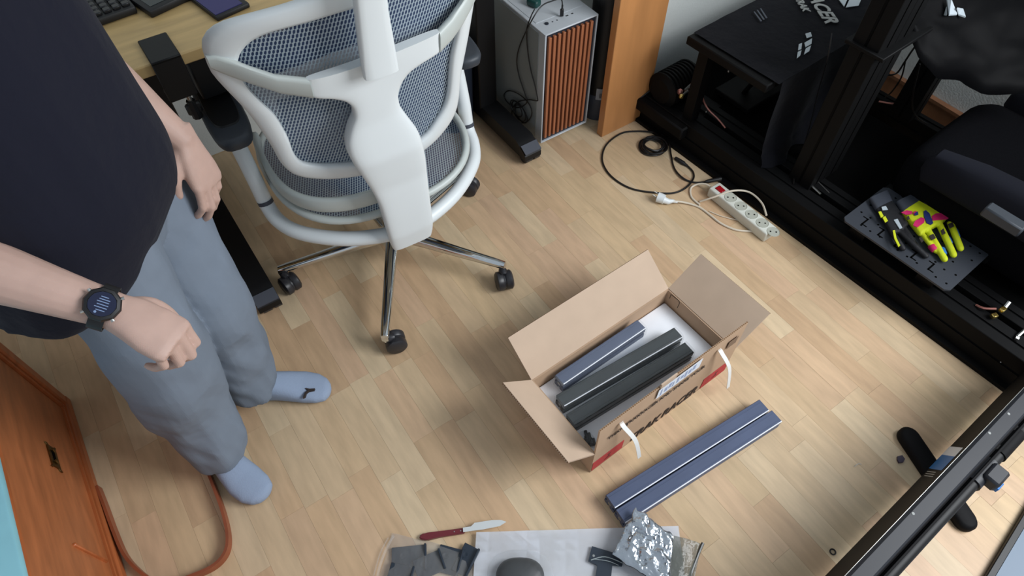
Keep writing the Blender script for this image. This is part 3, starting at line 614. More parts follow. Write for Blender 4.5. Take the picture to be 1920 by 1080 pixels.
def pillow(mb, corners, zc, n=18, ze=.002, amp=.004, seed=0, freq=9):
    G1, G2 = [], []
    for j in range(n + 1):
        r1, r2 = [], []
        for i in range(n + 1):
            u, v = i / n, j / n; p = corners[0].lerp(corners[1], u).lerp(corners[3].lerp(corners[2], u), v); e = (math.sin(PI * u) * math.sin(PI * v)) ** .45
            nz = noise.noise(Vector((u * freq, v * freq, seed))) * amp + noise.noise(Vector((u * freq * 2.3, v * freq * 2.3, seed + 5))) * amp * .5
            r1.append(Vector((p.x + noise.noise(Vector((v * 5, seed, u * 2))) * .004, p.y + noise.noise(Vector((seed, u * 5, v * 2))) * .004, max(.0025, ze + zc * e + nz * (.3 + e))))); r2.append(Vector((r1[-1].x, r1[-1].y, .001)))
        G1.append(r1); G2.append(r2)
    mb.grid(G1); mb.grid(G2)
    n_ = n + 1; rim = [G1[0][i] for i in range(n_)] + [G1[j][n] for j in range(1, n_)] + [G1[n][i] for i in range(n - 1, -1, -1)] + [G1[j][0] for j in range(n - 1, 0, -1)]; rim2 = [Vector((p.x, p.y, .001)) for p in rim]
    A = [mb.v(p) for p in rim]; B = [mb.v(p) for p in rim2]
    for k in range(len(A)): mb.bm.faces.new((A[k], A[(k + 1) % len(A)], B[(k + 1) % len(A)], B[k]))
b = MB(); pillow(b, [F(735, 1000), F(890, 1036), F(905, 1180), F(690, 1160)], .022, amp=.004, seed=2); build('bag_film', b, M_bagclear, zb, 80)
b = MB(); b.tube(spline([F(738, 1004, .008), F(724, 1030, .010), F(712, 1062, .010), F(704, 1100, .010)], 6), .0035, 6); b.tube(spline([F(728, 1008, .006), F(712, 1040, .007), F(698, 1090, .007)], 6), .0018, 6); build('zip_seal', b, M_bagclear, zb)
# black part in a bag on the foam
p0 = F(975, 1075, .014); rp_ = thing('wrapped_part', 'black domed part in clear film lying on the foam sheet', 'part', p0.x, p0.y, .013)
b = MB(); b.loft([[(p0.x + r * .058 * c_, p0.y - .014 + r * .048 * s_, .0155 + z) for c_, s_ in [sup(2 * PI * k / 28, 1, 1, .8) for k in range(28)]] for r, z in ((.95, 0), (1, .004), (.97, .014), (.85, .024), (.55, .032), (.2, .035), (.02, .0355))]); build('part_body', b, M_black, rp_, 60)
b = MB(); b.loft([[(p0.x + (r * .066 + noise.noise(Vector((k, r * 5, 0))) * .003) * c_, p0.y - .012 + (r * .055 + noise.noise(Vector((r * 4, k, 3))) * .003) * s_, .0155 + z + abs(noise.noise(Vector((k * .7, r * 6, 8)))) * .004) for k, (c_, s_) in enumerate([sup(2 * PI * k / 40, 1, 1, .8) for k in range(40)])] for r, z in ((1.2, 0), (1.1, .006), (1.02, .016), (.9, .028), (.6, .0375), (.25, .040), (.02, .041))]); build('film', b, M_wrap, rp_, 80)
# bracket on foam
p0 = F(1135, 1050, .014); bk = thing('angle_bracket', 'dark L shaped bracket on the foam sheet, beside the silver film bag', 'bracket', p0.x, p0.y, .013, 0)
pg = [F(1110, 1024, .02), F(1172, 1043, .02), F(1166, 1062, .02), F(1148, 1060, .02), F(1140, 1140, .02), F(1108, 1140, .02), F(1120, 1060, .02), F(1103, 1052, .02)]
b = MB(); b.prism([(p.x, p.y) for p in pg], .0155, .0205); br = build('bracket_plate', b, M_brk, bk, None)
b = MB(); p = F(1113, 1042, .021); b.lathe([(.0, .0), (.003, 0), (.003, .0012), (.0, .0014)], (p.x, p.y, .0204), 12); build('bracket_bolt', b, M_steel, br)
b = MB(); b.tube(spline([F(1108, 1050, .026), F(1135, 1044, .028), F(1168, 1056, .025)], 5), .0012, 5); b.tube(spline([F(1112, 1048, .026), F(1140, 1052, .027), F(1160, 1060, .024)], 5), .0008, 5); build('film_fold', b, M_clear, bk)
# silver film bag
p0 = F(1225, 1020, 0); sb = thing('film_bag', 'crinkled silver film bag lying on the end of the blue profiles and foam', 'bag', p0.x, p0.y, 0)
cn = [F(1192, 952, .058), F(1262, 1006, .05), F(1255, 1110, .045), F(1148, 1040, .045)]
b = MB(); n = 44; G1, G2 = [], []
for j in range(n + 1):
    r1, r2 = [], []
    for i in range(n + 1):
        u, v = i / n, j / n; p = cn[0].lerp(cn[1], u).lerp(cn[3].lerp(cn[2], u), v); e = (math.sin(PI * u) * math.sin(PI * v)) ** .4
        w = noise.noise(Vector((u * 7, v * 7, 1))) + .8 * abs(noise.noise(Vector((u * 15, v * 15, 2)))) + .45 * abs(noise.noise(Vector((u * 31, v * 31, 4))))
        p = p + Vector((noise.noise(Vector((u * 6, v * 6, 9))) * .006, noise.noise(Vector((u * 6, v * 6, 11))) * .006, 0)); r1.append(Vector((p.x, p.y, p.z + .004 + .006 * e + .0055 * w * (.3 + e)))); r2.append(Vector((p.x, p.y, p.z - .006 * e - .001)))
    G1.append(r1); G2.append(r2)
b.grid(G1); b.grid(G2); build('film_bag_front', b, M_foil, sb, 45)
cn2 = [F(1262, 1004, .05), F(1316, 1020, .035), F(1296, 1110, .03), F(1245, 1105, .045)]
b = MB(); b.grid([[(lambda p, q: Vector((p.x, p.y, p.z + .003 * noise.noise(Vector((i * .6, j * .6, 3))) + .006 * math.sin(i / 12 * PI))))(cn2[0].lerp(cn2[1], i / 12).lerp(cn2[3].lerp(cn2[2], i / 12), j / 12), 0) for i in range(13)] for j in range(13)], .001); build('clear_flap', b, mat('grey_film', (128, 132, 124), .2, alpha=.7, bump=.6, bscale=30), sb, 60)
b = MB(); b.tube(spline([F(1318, 1018, .040), F(1308, 1042, .036), F(1294, 1080, .032), F(1284, 1110, .03)], 5), .004, 7); build('bag_seal', b, mat('seal_grey', (60, 62, 60), .25), sb)
# debris
for name, lab, pts, z1, m in (('plastic_scrap', 'small dark purple plastic scrap beside the panel foot', ((1681, 857), (1690, 855), (1695, 862), (1692, 868), (1684, 869), (1681, 863)), .006, mat('scrap', (44, 28, 56), .4)),):
    b = MB(); P = [F(*p) for p in pts]; b.prism([(p.x, p.y) for p in P], .0005, z1); build(name, b, m, ang=None, label=lab, cat='scrap')
p = F(1561, 1035); b = MB(); b.tube([p + Vector((.0065 * math.cos(a), .0065 * math.sin(a), .002)) for a in [2 * PI * k / 24 for k in range(24)]], .0017, 7, True); build('rubber_ring', b, M_black, label='small black rubber ring on the floor beside the black panel', cat='ring')
b = MB(); b.tube(spline([F(1602, 875, .002), F(1607, 871, .006), F(1611, 869, .006), F(1615, 871, .003)], 4), .0012, 6); build('film_shred', b, M_clear, label='tiny clear film shred on the floor left of the panel foot', cat='scrap')
# ------------------------------------------------------------------ power strip and cables
s0, s1 = F(1341, 348, .04), F(1446, 432, .04); d = s1 - s0; sa = math.atan2(d.y, d.x); SL = d.length + .01; M = frame(s0.x, s0.y, 0, sa)
ps = thing('power_strip', 'white power strip with red switch and five sockets beside the black rig', 'power strip', s0.x, s0.y, 0, sa)
b = MB(M); b.box((SL / 2 - .005, 0, .0205), (SL, .052, .041), bev=.006, seg=3); build('strip_body', b, M_strip, ps, 35)
b = MB(M); b.box((.024, .0, .0405), (.030, .024, .006), Matrix.Rotation(.06, 3, 'Y'), bev=.002); build('switch', b, M_redsw, ps)
for k in range(5):
    x = .072 + .0475 * k; b = MB(M); b.lathe([(.0, .0412), (.0178, .0412), (.0195, .0412), (.0205, .0425), (.0212, .041)], (x, 0, 0), 24); so = build('socket', b, M_socket, ps)
    b = MB(M)
    for sg in (-1, 1): b.cyl((x + sg * .0065, sg * .0065, .041), (x + sg * .0065, sg * .0065, .0424), .0026, 10)
    build('socket_hole', b, M_rigdark, so, kind='stuff')
wp = [F(1250, 374, .015), F(1272, 380, .008), F(1300, 384, .004), F(1335, 400, .004), F(1372, 412, .004), F(1392, 414, .004)]
pl = ps
b = MB(); b.tube(spline([F(1262, 377, .016), F(1285, 380, .008), F(1310, 388, .004), F(1330, 402, .004), F(1352, 419, .004), F(1380, 431, .004), F(1408, 434, .004), F(1425, 438, .004)], 6), .0035, 8)
b.tube(spline([F(1312, 384, .004), F(1297, 370, .004), F(1295, 354, .004), F(1306, 346, .012), F(1322, 345, .022), F(1332, 350, .022)], 6), .0035, 8)
b.tube(spline([F(1312, 378, .004), F(1340, 369, .035), F(1372, 358, .052), F(1404, 360, .05), F(1428, 380, .047), F(1437, 404, .046)], 6), .0033, 8)
b.tube(spline([F(1330, 396, .003), F(1355, 406, .003), F(1392, 415, .003)], 5), .0016, 6); b.tube(spline([F(1352, 343, .003), F(1380, 356, .003), F(1400, 372, .003), F(1420, 392, .003)], 5), .0022, 6); build('cord_run', b, M_whitecable, pl)
b = MB(); c = F(1240, 372, .019); b.cyl(c + Vector((-.012, .006, 0)), c + Vector((.010, -.005, 0)), .0185, 20, .0165); b.tube([c + Vector((.004, -.003, -.002)), c + Vector((.025, -.010, -.006)), F(1262, 377, .014), F(1270, 379, .011)], [.013, .010, .006, .004], 10); pb = build('mains_plug', b, M_white, pl, 50)
b = MB(); 
for sg in (-1, 1): b.cyl(c + Vector((-.012 + sg * .004, .006 + sg * .008, .006)), c + Vector((-.028 + sg * .004, .014 + sg * .008, .012)), .0023, 8)
build('plug_pin', b, M_steel, pb, kind='stuff')
p0 = F(1224, 272); bc = thing('black_cable', 'black cable with a tight coil and long loop on the floor near the board', 'cable', p0.x, p0.y)
b = MB(); rng = [F(1228, 248, .008), F(1195, 246, .004), F(1165, 250, .004), F(1138, 270, .004), F(1129, 295, .004), F(1136, 318, .004), F(1155, 338, .004), F(1185, 354, .004), F(1225, 361, .004), F(1262, 362, .004), F(1286, 352, .004), F(1300, 335, .004), F(1299, 322, .004), F(1289, 311, .006)]
b.tube(spline(rng, 6), .0034, 8); b.tube(spline([F(1240, 252, .012), F(1254, 268, .008), F(1258, 290, .004), F(1264, 315, .004), F(1278, 332, .007), F(1296, 341, .004), F(1316, 342, .004), F(1338, 338, .012)], 6), .0034, 8); build('cable_run', b, M_cable, bc)
b = MB()
for k in range(6):
    cc = F(1224 + random.uniform(-4, 4), 272 + random.uniform(-4, 4), .006 + .004 * (k % 3)); rr = .044 + random.uniform(-.007, .007); b.tube([cc + Vector((rr * math.cos(a), rr * 1.02 * math.sin(a), .002 * math.sin(3 * a + k))) for a in [2 * PI * i / 40 for i in range(40)]], .0034, 7, True)
build('cable_coil', b, M_cable, bc)
b = MB(); a_, b__ = F(1289, 311, .007), F(1266, 296, .007); b.tube([a_, a_.lerp(b__, .25), a_.lerp(b__, .3), a_.lerp(b__, .7), b__], [.004, .006, .008, .0075, .006], 10); build('cable_connector', b, M_black, bc)
a_, b__ = F(1322, 341, .014), F(1352, 335, .02); b = MB(); b.tube([a_, a_.lerp(b__, .2), b__], [.004, .007, .008], 10); build('cable_plug', b, M_black, bc)
# ------------------------------------------------------------------ wooden cabinet at the lower left, hoop, strap
cbt = thing('wooden_cabinet', 'low reddish brown wooden cabinet with brass keyhole plate in the lower left corner', 'cabinet', *rm(-.76, .85)[:2], 0, RA)
FA = -.552; CB0, CB1, CZ = .30, 1.394, .455
b = MB(ROOM); b.box(((FA - .018 - .97) / 2, (CB0 + CB1) / 2, CZ / 2), (.97 + FA - .018 + .0, CB1 - CB0 - .02, CZ)); build('carcass', b, M_cherry, cbt)
b = MB(ROOM)
b.box((FA - .009, CB1 - .016, CZ / 2), (.022, .032, CZ), bev=.004); b.box((FA - .009, (CB0 + CB1) / 2, .016), (.026, CB1 - CB0, .032), bev=.005); b.box((FA - .009, (CB0 + CB1) / 2, CZ - .014), (.026, CB1 - CB0, .028), bev=.004); build('front_frame', b, M_cherry2, cbt)
b = MB(ROOM); b.box((FA - .012, CB1 - .037, CZ / 2), (.016, .008, CZ - .06), bev=.002); b.box((FA - .012, (CB1 + CB0) / 2, .036), (.016, CB1 - CB0 - .07, .007), bev=.002); build('moulding', b, M_cherry2, cbt)
b = MB(ROOM); b.box((FA - .016, .829, .232), (.010, 1.046, .39), bev=.003); d1 = build('door_panel', b, M_cherry, cbt)
b = MB(ROOM); b.box((FA - .011, .861, .128), (.012, .008, .145), bev=.002); build('door_strip', b, M_cherry2, cbt)
b = MB(ROOM); pz = .176; pb_ = 1.112; T = ROOM @ Matrix.Translation((FA - .0105, pb_, pz)) @ Matrix(((0, 0, 1, 0), (1, 0, 0, 0), (0, 1, 0, 0), (0, 0, 0, 1)))
b = MB(); b.prism([(-.036, -.024), (-.030, -.018), (.030, -.018), (.036, -.024), (.036, -.015), (.031, -.010), (.031, .010), (.036, .015), (.036, .024), (.030, .018), (-.030, .018), (-.036, .024), (-.036, .015), (-.031, .010), (-.031, -.010), (-.036, -.015)], 0, .003, T); kp = build('keyhole_plate', b, M_brass, d1, None)
b = MB(); b.prism([(-.014, -.007), (.014, -.007), (.014, .007), (-.014, .007)], .0025, .0034, T); build('keyhole', b, M_rigdark, d1, None)
for sg in (-1, 1): b = MB(); p0_, p1_ = T @ Vector((sg * .017, -.006, .004)), T @ Vector((sg * .017, .008, .006)); b.tube([p0_, p1_], .003, 8); build('plate_knob', b, M_brass, d1)
b = MB(ROOM); b.box((-.76, .84, CZ + .010), (.44, 1.10, .02), bev=.006, seg=2); build('blue_cover', b, M_blue, label='pale blue cover lying on top of the low wooden cabinet', cat='cover')
hp_ = [F(x, y, .02) for x, y in ((373, 842), (386, 875), (402, 915), (418, 960), (427, 1003), (423, 1035), (402, 1060), (365, 1078), (325, 1090), (288, 1088), (258, 1068), (232, 1038), (212, 992), (196, 948), (182, 912))]
b = MB(); H_ = spline(hp_, 5); secs = []
for i, p in enumerate(H_):
    d = (H_[min(i + 1, len(H_) - 1)] - H_[max(0, i - 1)]); n = Vector((-d.y, d.x, 0)).normalized() * .0035; secs.append([Vector((p.x, p.y, 0.0005)) + n, Vector((p.x, p.y, 0.0005)) - n, Vector((p.x, p.y, .026)) - n, Vector((p.x, p.y, .026)) + n])
b.loft(secs); build('bentwood_hoop', b, M_bent, label='thin reddish brown bent hoop standing on the floor beside the wooden cabinet', cat='hoop', ang=50)
b = MB(); A, B = F(52, 597, .02), F(98, 615, .02); b.tube(spline([A, A.lerp(B, .5) + Vector((0, .01, .01)), B], 4), .012, 6, sy=.4); b.tube(spline([F(80, 608, .02), F(92, 622, .02), F(104, 627, .015)], 4), .006, 6); build('black_clip', b, M_black, label='black plastic strap clip on the floor behind the person', cat='clip')
# ------------------------------------------------------------------ black panel on a foot bar, pole, pale panel
TA = math.radians(37.34); TV = frame(.723, .3584, 0, TA)
tv = thing('standing_panel', 'long black floor standing panel with blue and white sticker, seen edge on', 'panel', .723, .3584, 0, TA)
x0, x1, zb0, zt0 = -.25, .855, .055, .315
b = MB(TV); b.box(((x0 + x1) / 2, -.020, (zb0 + zt0) / 2), (x1 - x0, .04, zt0 - zb0), bev=.003); build('panel_body', b, M_tv, tv)
b = MB(TV); b.prism([(0, zt0 - .001), (-.006, zt0 + .004), (-.032, zt0 + .004), (-.04, zt0 - .004), (-.04, zt0 - .012)], x0, x1, Matrix(((0, 0, 1, 0), (1, 0, 0, 0), (0, 1, 0, 0), (0, 0, 0, 1)))); build('top_cap', b, M_tvtop, tv, None)
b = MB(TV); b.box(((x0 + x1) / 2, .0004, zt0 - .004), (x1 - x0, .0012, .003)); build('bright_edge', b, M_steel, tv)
for y, z in ((-.047, zt0 - .010), (-.056, zt0 - .022)):
    b = MB(TV); b.box(((x0 + x1) / 2, y, z), (x1 - x0, .005, .016), bev=.001); build('rib', b, M_tv, tv)
for px, py in ((1855, 812), (1891, 776), (1712, 963)):
    q = TV.inverted() @ F(px, py, zt0 + .004); b = MB(TV); b.lathe([(.0035, 0), (.003, .0012), (.0, .0014)], (q.x, max(-.03, min(-.008, q.y)), zt0 + .0038), 10); build('screw_head', b, M_letter, tv)
tdir = TV.to_3x3() @ Vector((1, 0, 0)); tor = TV @ Vector((0, .0006, 0))
def tvq(mb, pts, lift):
    P = [TV.inverted() @ onv(*p, tor, tdir) for p in pts]; mb.loft([[TV @ Vector((p.x, y, p.z)) for p in P] for y in (lift, lift + .0004)])
b = MB(); tvq(b, ((1781, 837), (1805.5, 839.5), (1790, 856), (1766, 852.5)), .0004); st = build('white_sticker', b, M_paper, tv, None)
b = MB(); tvq(b, ((1766, 852.5), (1790, 856), (1765, 882), (1741.5, 878)), .0004); build('blue_sticker', b, M_bluest, tv, None)
b = MB()
for k in range(3):
    x, y = 1739 - k * 2.5, 883 + k * 4; tvq(b, ((x, y), (x + 16, y + 2), (x + 14.5, y + 3.4), (x - 1.5, y + 1.4)), .0004)
build('sticker_text', b, M_letter, tv, None, kind='stuff')
f0, f1 = F(1688, 806, 0), F(1817, 998, 0); d = f1 - f0; fa = math.atan2(d.y, d.x); FL_ = d.length; M = frame(f0.x, f0.y, 0, fa); r = .027
st_ = [(r - r * math.cos(a), r * math.sin(a)) for a in [PI * (k / 12) - PI / 2 for k in range(13)]]
pts = [(x, y) for x, y in st_] ; pts = [(r - r * math.cos(PI * k / 12 - PI / 2), r * math.sin(PI * k / 12 - PI / 2)) for k in range(13)] + [(FL_ - r + r * math.cos(PI / 2 - PI * k / 12), r * math.sin(PI / 2 - PI * k / 12)) for k in range(13)]
b = MB(M); c0 = [sum(p[0] for p in pts) / len(pts), 0]
def shrink(k): return [(c0[0] + (p[0] - c0[0]) * (1 - k / (FL_ / 2)), p[1] * (1 - k / r)) for p in pts]
b.loft([[(x, y, z) for x, y in shrink(k)] for k, z in ((.002, .0), (0, .004), (0, .018), (.004, .025), (.009, .028))]); build('foot_bar', b, M_tv, tv, 35)
q = TV.inverted() @ F(1745, 890, .03); b = MB(TV); b.box((q.x, -.02, .042), (.08, .03, .03), bev=.004); build('foot_joint', b, M_tv, tv)
q0, q1 = TV.inverted() @ F(1654, 1080, .29), TV.inverted() @ F(1920, 806, .29); py_ = (q0.y + q1.y) / 2
b = MB(TV); b.cyl((x0, py_, .29), (x1, py_, .29), .0150, 16); pol = build('pole', b, M_blacksteel, tv)
q = TV.inverted() @ F(1893, 843, .29); b = MB(TV); b.cyl((q.x - .035, py_, .29), (q.x + .05, py_, .29), .018, 16); build('collar', b, M_tv, pol)
q = TV.inverted() @ F(1848, 893, .29); b = MB(TV); b.cyl((q.x - .04, py_, .29), (q.x + .035, py_, .29), .019, 16); b.box((q.x + .005, py_ - .02, .30), (.05, .035, .034), bev=.005); bl = build('clamp_block', b, M_tvtop, pol)
b = MB(TV); b.box((q.x - .002, py_ - .0395, .292), (.022, .006, .014), bev=.001); build('blue_tab', b, M_bluest, pol)
for px, py in ((1868, 838), (1902, 803)):
    q = TV.inverted() @ F(px, py, .30); b = MB(TV); b.cyl((q.x, -.035, .295), (q.x, py_, .292), .008, 10); b.box((q.x, (py_ * .65 - .012), .294), (.022, .03, .022), bev=.003); build('arm_bracket', b, M_blacksteel, tv)
g0, g1 = F(1850, 1080, .02), F(1921, 962, .02); d = g1 - g0; ga = math.atan2(d.y, d.x); M = frame(g0.x, g0.y, 0, ga)
gp = thing('pale_panel', 'pale blue grey panel with dark border in the bottom right corner', 'panel', g0.x, g0.y, 0, ga)
b = MB(M); b.box((.08, -.21, .009), (.62, .42, .018), bev=.002); build('panel_border', b, M_black, gp)
b = MB(M); b.box((.08, -.215, .0185), (.60, .40, .002)); build('panel_face', b, M_screenlb, gp)
# ------------------------------------------------------------------ black driving rig along the right wall
GA = math.radians(38.07); RG = frame(1.0551, 1.2892, 0, GA)
rig = thing('driving_rig', 'black aluminium driving simulator rig with seat, standing along the right wall', 'simulator rig', 1.0551, 1.2892, 0, GA)
ALONG = Matrix(((1, 0, 0, 0), (0, 0, 1, 0), (0, 1, 0, 0), (0, 0, 0, 1)))
def rail(px, pz, w, h, q0, q1, name='base_rail'):
    b = MB(RG); b.prism(tslot(w, h, True), q0, q1, Matrix(((1, 0, 0, px), (0, 0, 1, 0), (0, 1, 0, pz), (0, 0, 0, 1)))); return build(name, b, M_rig, rig, None)
rail(.060, .012, .08, .105, -.95, .95); rail(.150, .040, .06, .08, -.95, .80); rail(.765, .0, .05, .085, -.95, .85)
b = MB(RG); b.box((.035, 0, .007), (.07, 1.9, .014)); build('rail_skirt', b, M_rig, rig)
for q, pe_ in ((.72, .745), (.28, .59), (-.02, .59), (-.40, .745)):
    b = MB(RG); b.prism(tslot(.04, .05, True), .19, pe_, Matrix(((0, 0, 1, 0), (1, 0, 0, q), (0, 1, 0, .05), (0, 0, 0, 1)))); build('cross_beam', b, M_rig, rig, None)
b = MB(RG); b.box((.43, .72, .104), (.50, .42, .006)); b.box((.39, -.22, .104), (.42, 1.46, .006)); build('floor_plate', b, M_rigdark, rig)
for p0_ in (.095, .175, .70):
    b = MB(RG); b.prism(tslot(.078, .08, True), .117 if p0_ < .5 else .085, .80, Matrix.Translation((p0_ + .035, .245, 0))); build('upright_post', b, M_rig, rig, None)
b = MB(RG); b.box((.20, .28, .625), (.24, .12, .012), bev=.002); build('wheel_deck', b, M_rig, rig)
q = RG.inverted() @ F(1648, 31, .636); b = MB(RG); b.cyl((q.x, q.y, .628), (q.x, q.y, .638), .0095, 6); build('hex_bolt', b, M_letter, rig, None)
b = MB(RG); b.box((.37, .635, .418), (.72, .33, .03), bev=.004); build('front_board', b, M_rig, rig)
for p0_ in (.06, .68):
    b = MB(RG); b.box((p0_, .74, .26), (.04, .04, .30)); build('board_post', b, M_rig, rig)
# pedal unit and motor at the far end
b = MB(RG); b.box((.10, .84, .085), (.22, .26, .05), bev=.006); b.box((.40, .70, .13), (.34, .16, .02), bev=.003); build('pedal_base', b, M_rig, rig)
b = MB(RG)
prof = [(.0, 0), (.045, 0), (.05, .004)]
for k in range(9): prof += [(.066, .012 + .016 * k), (.066, .019 + .016 * k), (.058, .020 + .016 * k), (.058, .027 + .016 * k)]
prof += [(.05, .165), (.0, .165)]
b.lathe(prof, (0, 0, 0), 24, Matrix.Translation((.025, .87, .165)) @ Matrix.Rotation(PI / 2, 4, 'Y')); build('ribbed_motor', b, M_rig, rig, 30)
for p0_ in (.30, .42, .54):
    b = MB(RG); b.box((p0_, .66, .24), (.03, .012, .22), Matrix.Rotation(.35, 3, 'X'), bev=.003); pa_ = build('pedal_arm', b, M_rig, rig)
    b = MB(RG); b.box((p0_, .615, .33), (.055, .008, .08), Matrix.Rotation(.35, 3, 'X'), bev=.003); build('pedal_face', b, M_rig, pa_)
b = MB(); b.box(F(1275, 172, .19), (.018, .018, .018), Matrix.Rotation(.5, 3, 'Z'), bev=.004); build('brass_terminal', b, M_copper, rig)
b = MB(); b.box(F(1277, 181, .185), (.014, .014, .014), Matrix.Rotation(.2, 3, 'Z'), bev=.003); build('brass_terminal', b, M_gold, rig)
b = MB(); b.cyl(F(1284, 170, .195), F(1296, 159, .20), .006, 8); b.cyl(F(1281, 178, .19), F(1290, 170, .195), .005, 8); build('wire_sleeve', b, M_steel, rig, kind='stuff')
b = MB(); b.tube(spline([F(1294, 160, .20), F(1304, 150, .22), F(1312, 149, .22), F(1317, 162, .20), F(1318, 185, .17), F(1328, 205, .15), F(1345, 222, .13), F(1360, 240, .12)], 5), .0034, 7); build('copper_lead', b, M_copper, rig)
b = MB()
for px, py, z in ((1322, 157, .15), (1295, 190, .15), (1324, 210, .13), (1289, 135, .2), (1366, 134, .3), (1592, 90, .3), (1246, 74, .25), (1242, 148, .21)): c = F(px, py, z); b.ball(c, .0035, 6)
build('bolt_heads', b, M_steel, rig, kind='stuff')
b = MB(); c = F(1240, 225, .05); b.cyl(c, c + Vector((0, 0, .022)), .018, 14); build('red_knob', b, mat('dark_red_knob', (96, 18, 26), .35), rig)
# shifter plate with perforations
b = MB(RG); b.prism([(.0 + .012, -.27), (.215, -.27), (.228, -.258), (.228, .068), (.216, .08), (.012, .08), (0, .068), (0, -.258)], .178, .184); pt = build('mount_plate', b, mat('plate_grey', (50, 54, 62), .6), rig, None)
b = MB(RG); random.seed(11)
for i in range(5):
    for j in range(11):
        x, y = .024 + .045 * i, .06 - .031 * j
        if (i * 7 + j * 3) % 4 == 0: continue
        b.lathe([(.0035, 0), (.0035, .0006), (.0, .0007)], (x + random.uniform(-.004, .004), y, .1838), 8)
for k in range(5):
    y = .03 - .055 * k; b.box((.045, y, .1841), (.036, .005, .0008)); b.box((.03, y - .007, .1841), (.004, .018, .0008)); b.box((.06, y + .007, .1841), (.004, .018, .0008))
build('plate_holes', b, M_rigdark, pt, kind='stuff')
b = MB(RG); b.box((.06, .03, .147), (.04, .05, .06)); b.box((.06, -.2, .147), (.04, .05, .06)); b.box((.235, -.1, .165), (.05, .36, .02)); build('plate_bracket', b, M_rig, rig)
b = MB(); b.tube(spline([F(1830, 572, .12), F(1845, 578, .13), F(1868, 579, .14)], 5), .0035, 6); build('copper_lead', b, M_copper, rig)
b = MB(); b.box(F(1880, 580, .14), (.022, .014, .012), Matrix.Rotation(.6, 3, 'Z'), bev=.002); b.box(F(1864, 592, .13), (.018, .014, .012), Matrix.Rotation(.3, 3, 'Z'), bev=.002); build('brass_terminal', b, M_gold, rig)
b = MB(); b.cyl(F(1884, 576, .15), F(1892, 566, .16), .006, 8); b.cyl(F(1906, 632, .12), F(1922, 618, .13), .005, 8); b.cyl(F(1903, 633, .12), F(1909, 636, .12), .008, 8); b.tube([F(1870, 669, .06), F(1878, 678, .06), F(1886, 680, .06)], .006, 6); build('steel_bolts', b, M_steel, rig, kind='stuff')
b = MB(); b.tube([F(1513, 344, .125), F(1524, 350, .125), F(1539, 364, .125)], .0035, 6); b.tube([F(1526, 333, .12), F(1555, 362, .12)], .0016, 5); build('bright_bar', b, M_steel, rig, kind='stuff')
# seat
def rbox(mb, x0_, x1_, y0_, y1_, z0_, z1_, e=.35, n=28, puff=.0):
    cx, cy, hx_, hy = (x0_ + x1_) / 2, (y0_ + y1_) / 2, (x1_ - x0_) / 2, (y1_ - y0_) / 2; h = z1_ - z0_
    mb.loft([[(cx + hx_ * k * c_, cy + hy * k * s_, z) for c_, s_ in [sup(2 * PI * i / n, 1, 1, e) for i in range(n)]] for z, k in ((z0_, .93), (z0_ + .1 * h, .98), (z0_ + .6 * h, 1), (z0_ + .85 * h, .97), (z0_ + .96 * h, .9), (z1_, .75), (z1_ + puff, .02))])
b = MB(RG); rbox(b, .215, .70, -.50, .09, .14, .33, .3, puff=.01); build('seat_cushion', b, M_seat, rig, 50)
b = MB(RG); b.loft([[(.222 + w * c_, y, z + h * s_) for c_, s_ in [sup(2 * PI * k / 16, 1, 1, .7) for k in range(16)]] for y, z, w, h in ((.02, .33, .01, .02), (.0, .335, .035, .055), (-.12, .35, .042, .065), (-.3, .36, .045, .07), (-.5, .36, .045, .07), (-.52, .36, .03, .05))]); build('seat_bolster', b, M_seatgrey, rig, 50)
b = MB(RG); b.loft([[(.70 + w * c_, y, z + h * s_) for c_, s_ in [sup(2 * PI * k / 16, 1, 1, .7) for k in range(16)]] for y, z, w, h in ((.02, .33, .01, .02), (.0, .335, .035, .055), (-.12, .35, .042, .065), (-.5, .36, .045, .07), (-.52, .36, .03, .05))]); build('seat_bolster', b, M_seatgrey, rig, 50)
b = MB(RG); b.loft([[(.46 + w * c_, y, z + .06 * s_) for c_, s_ in [sup(2 * PI * k / 20, 1, 1, .5) for k in range(20)]] for y, z, w in ((-.46, .38, .24), (-.56, .60, .26), (-.66, .85, .25), (-.72, 1.0, .16))]); build('seat_back', b, M_seat, rig, 50)
q = RG.inverted() @ F(1889, 404, .44); b = MB(RG); b.box((q.x, q.y, .425), (.035, .10, .03), bev=.004); build('buckle_block', b, M_pad, rig)
# cables on the rig
b = MB(); b.tube(spline([F(1560, 62, .5), F(1552, 110, .45), F(1535, 170, .36), F(1520, 230, .28), F(1505, 280, .2), F(1492, 310, .14), F(1488, 345, .12)], 5), .0022, 6); b.tube(spline([F(1621, 148, .4), F(1600, 330, .12)], 3)[:1] + spline([F(1668, 80, .55), F(1670, 95, .5), F(1655, 112, .45), F(1646, 130, .42), F(1655, 140, .4), F(1680, 138, .4), F(1695, 118, .45), F(1708, 98, .5), F(1728, 70, .55)], 5)[1:], .0028, 6); b.tube(spline([F(1698, 112, .45), F(1690, 145, .35), F(1672, 172, .25), F(1660, 182, .2)], 5), .0026, 6); b.tube(spline([F(1725, 120, .4), F(1712, 175, .28), F(1712, 205, .2), F(1722, 222, .15), F(1738, 232, .12)], 5), .0026, 6); build('loose_leads', b, M_cable, rig, kind='stuff')
b = MB(); b.tube(spline([F(1648, 190, .12), F(1672, 194, .12), F(1698, 195, .12)], 5), .003, 6); build('copper_lead', b, M_copper, rig)
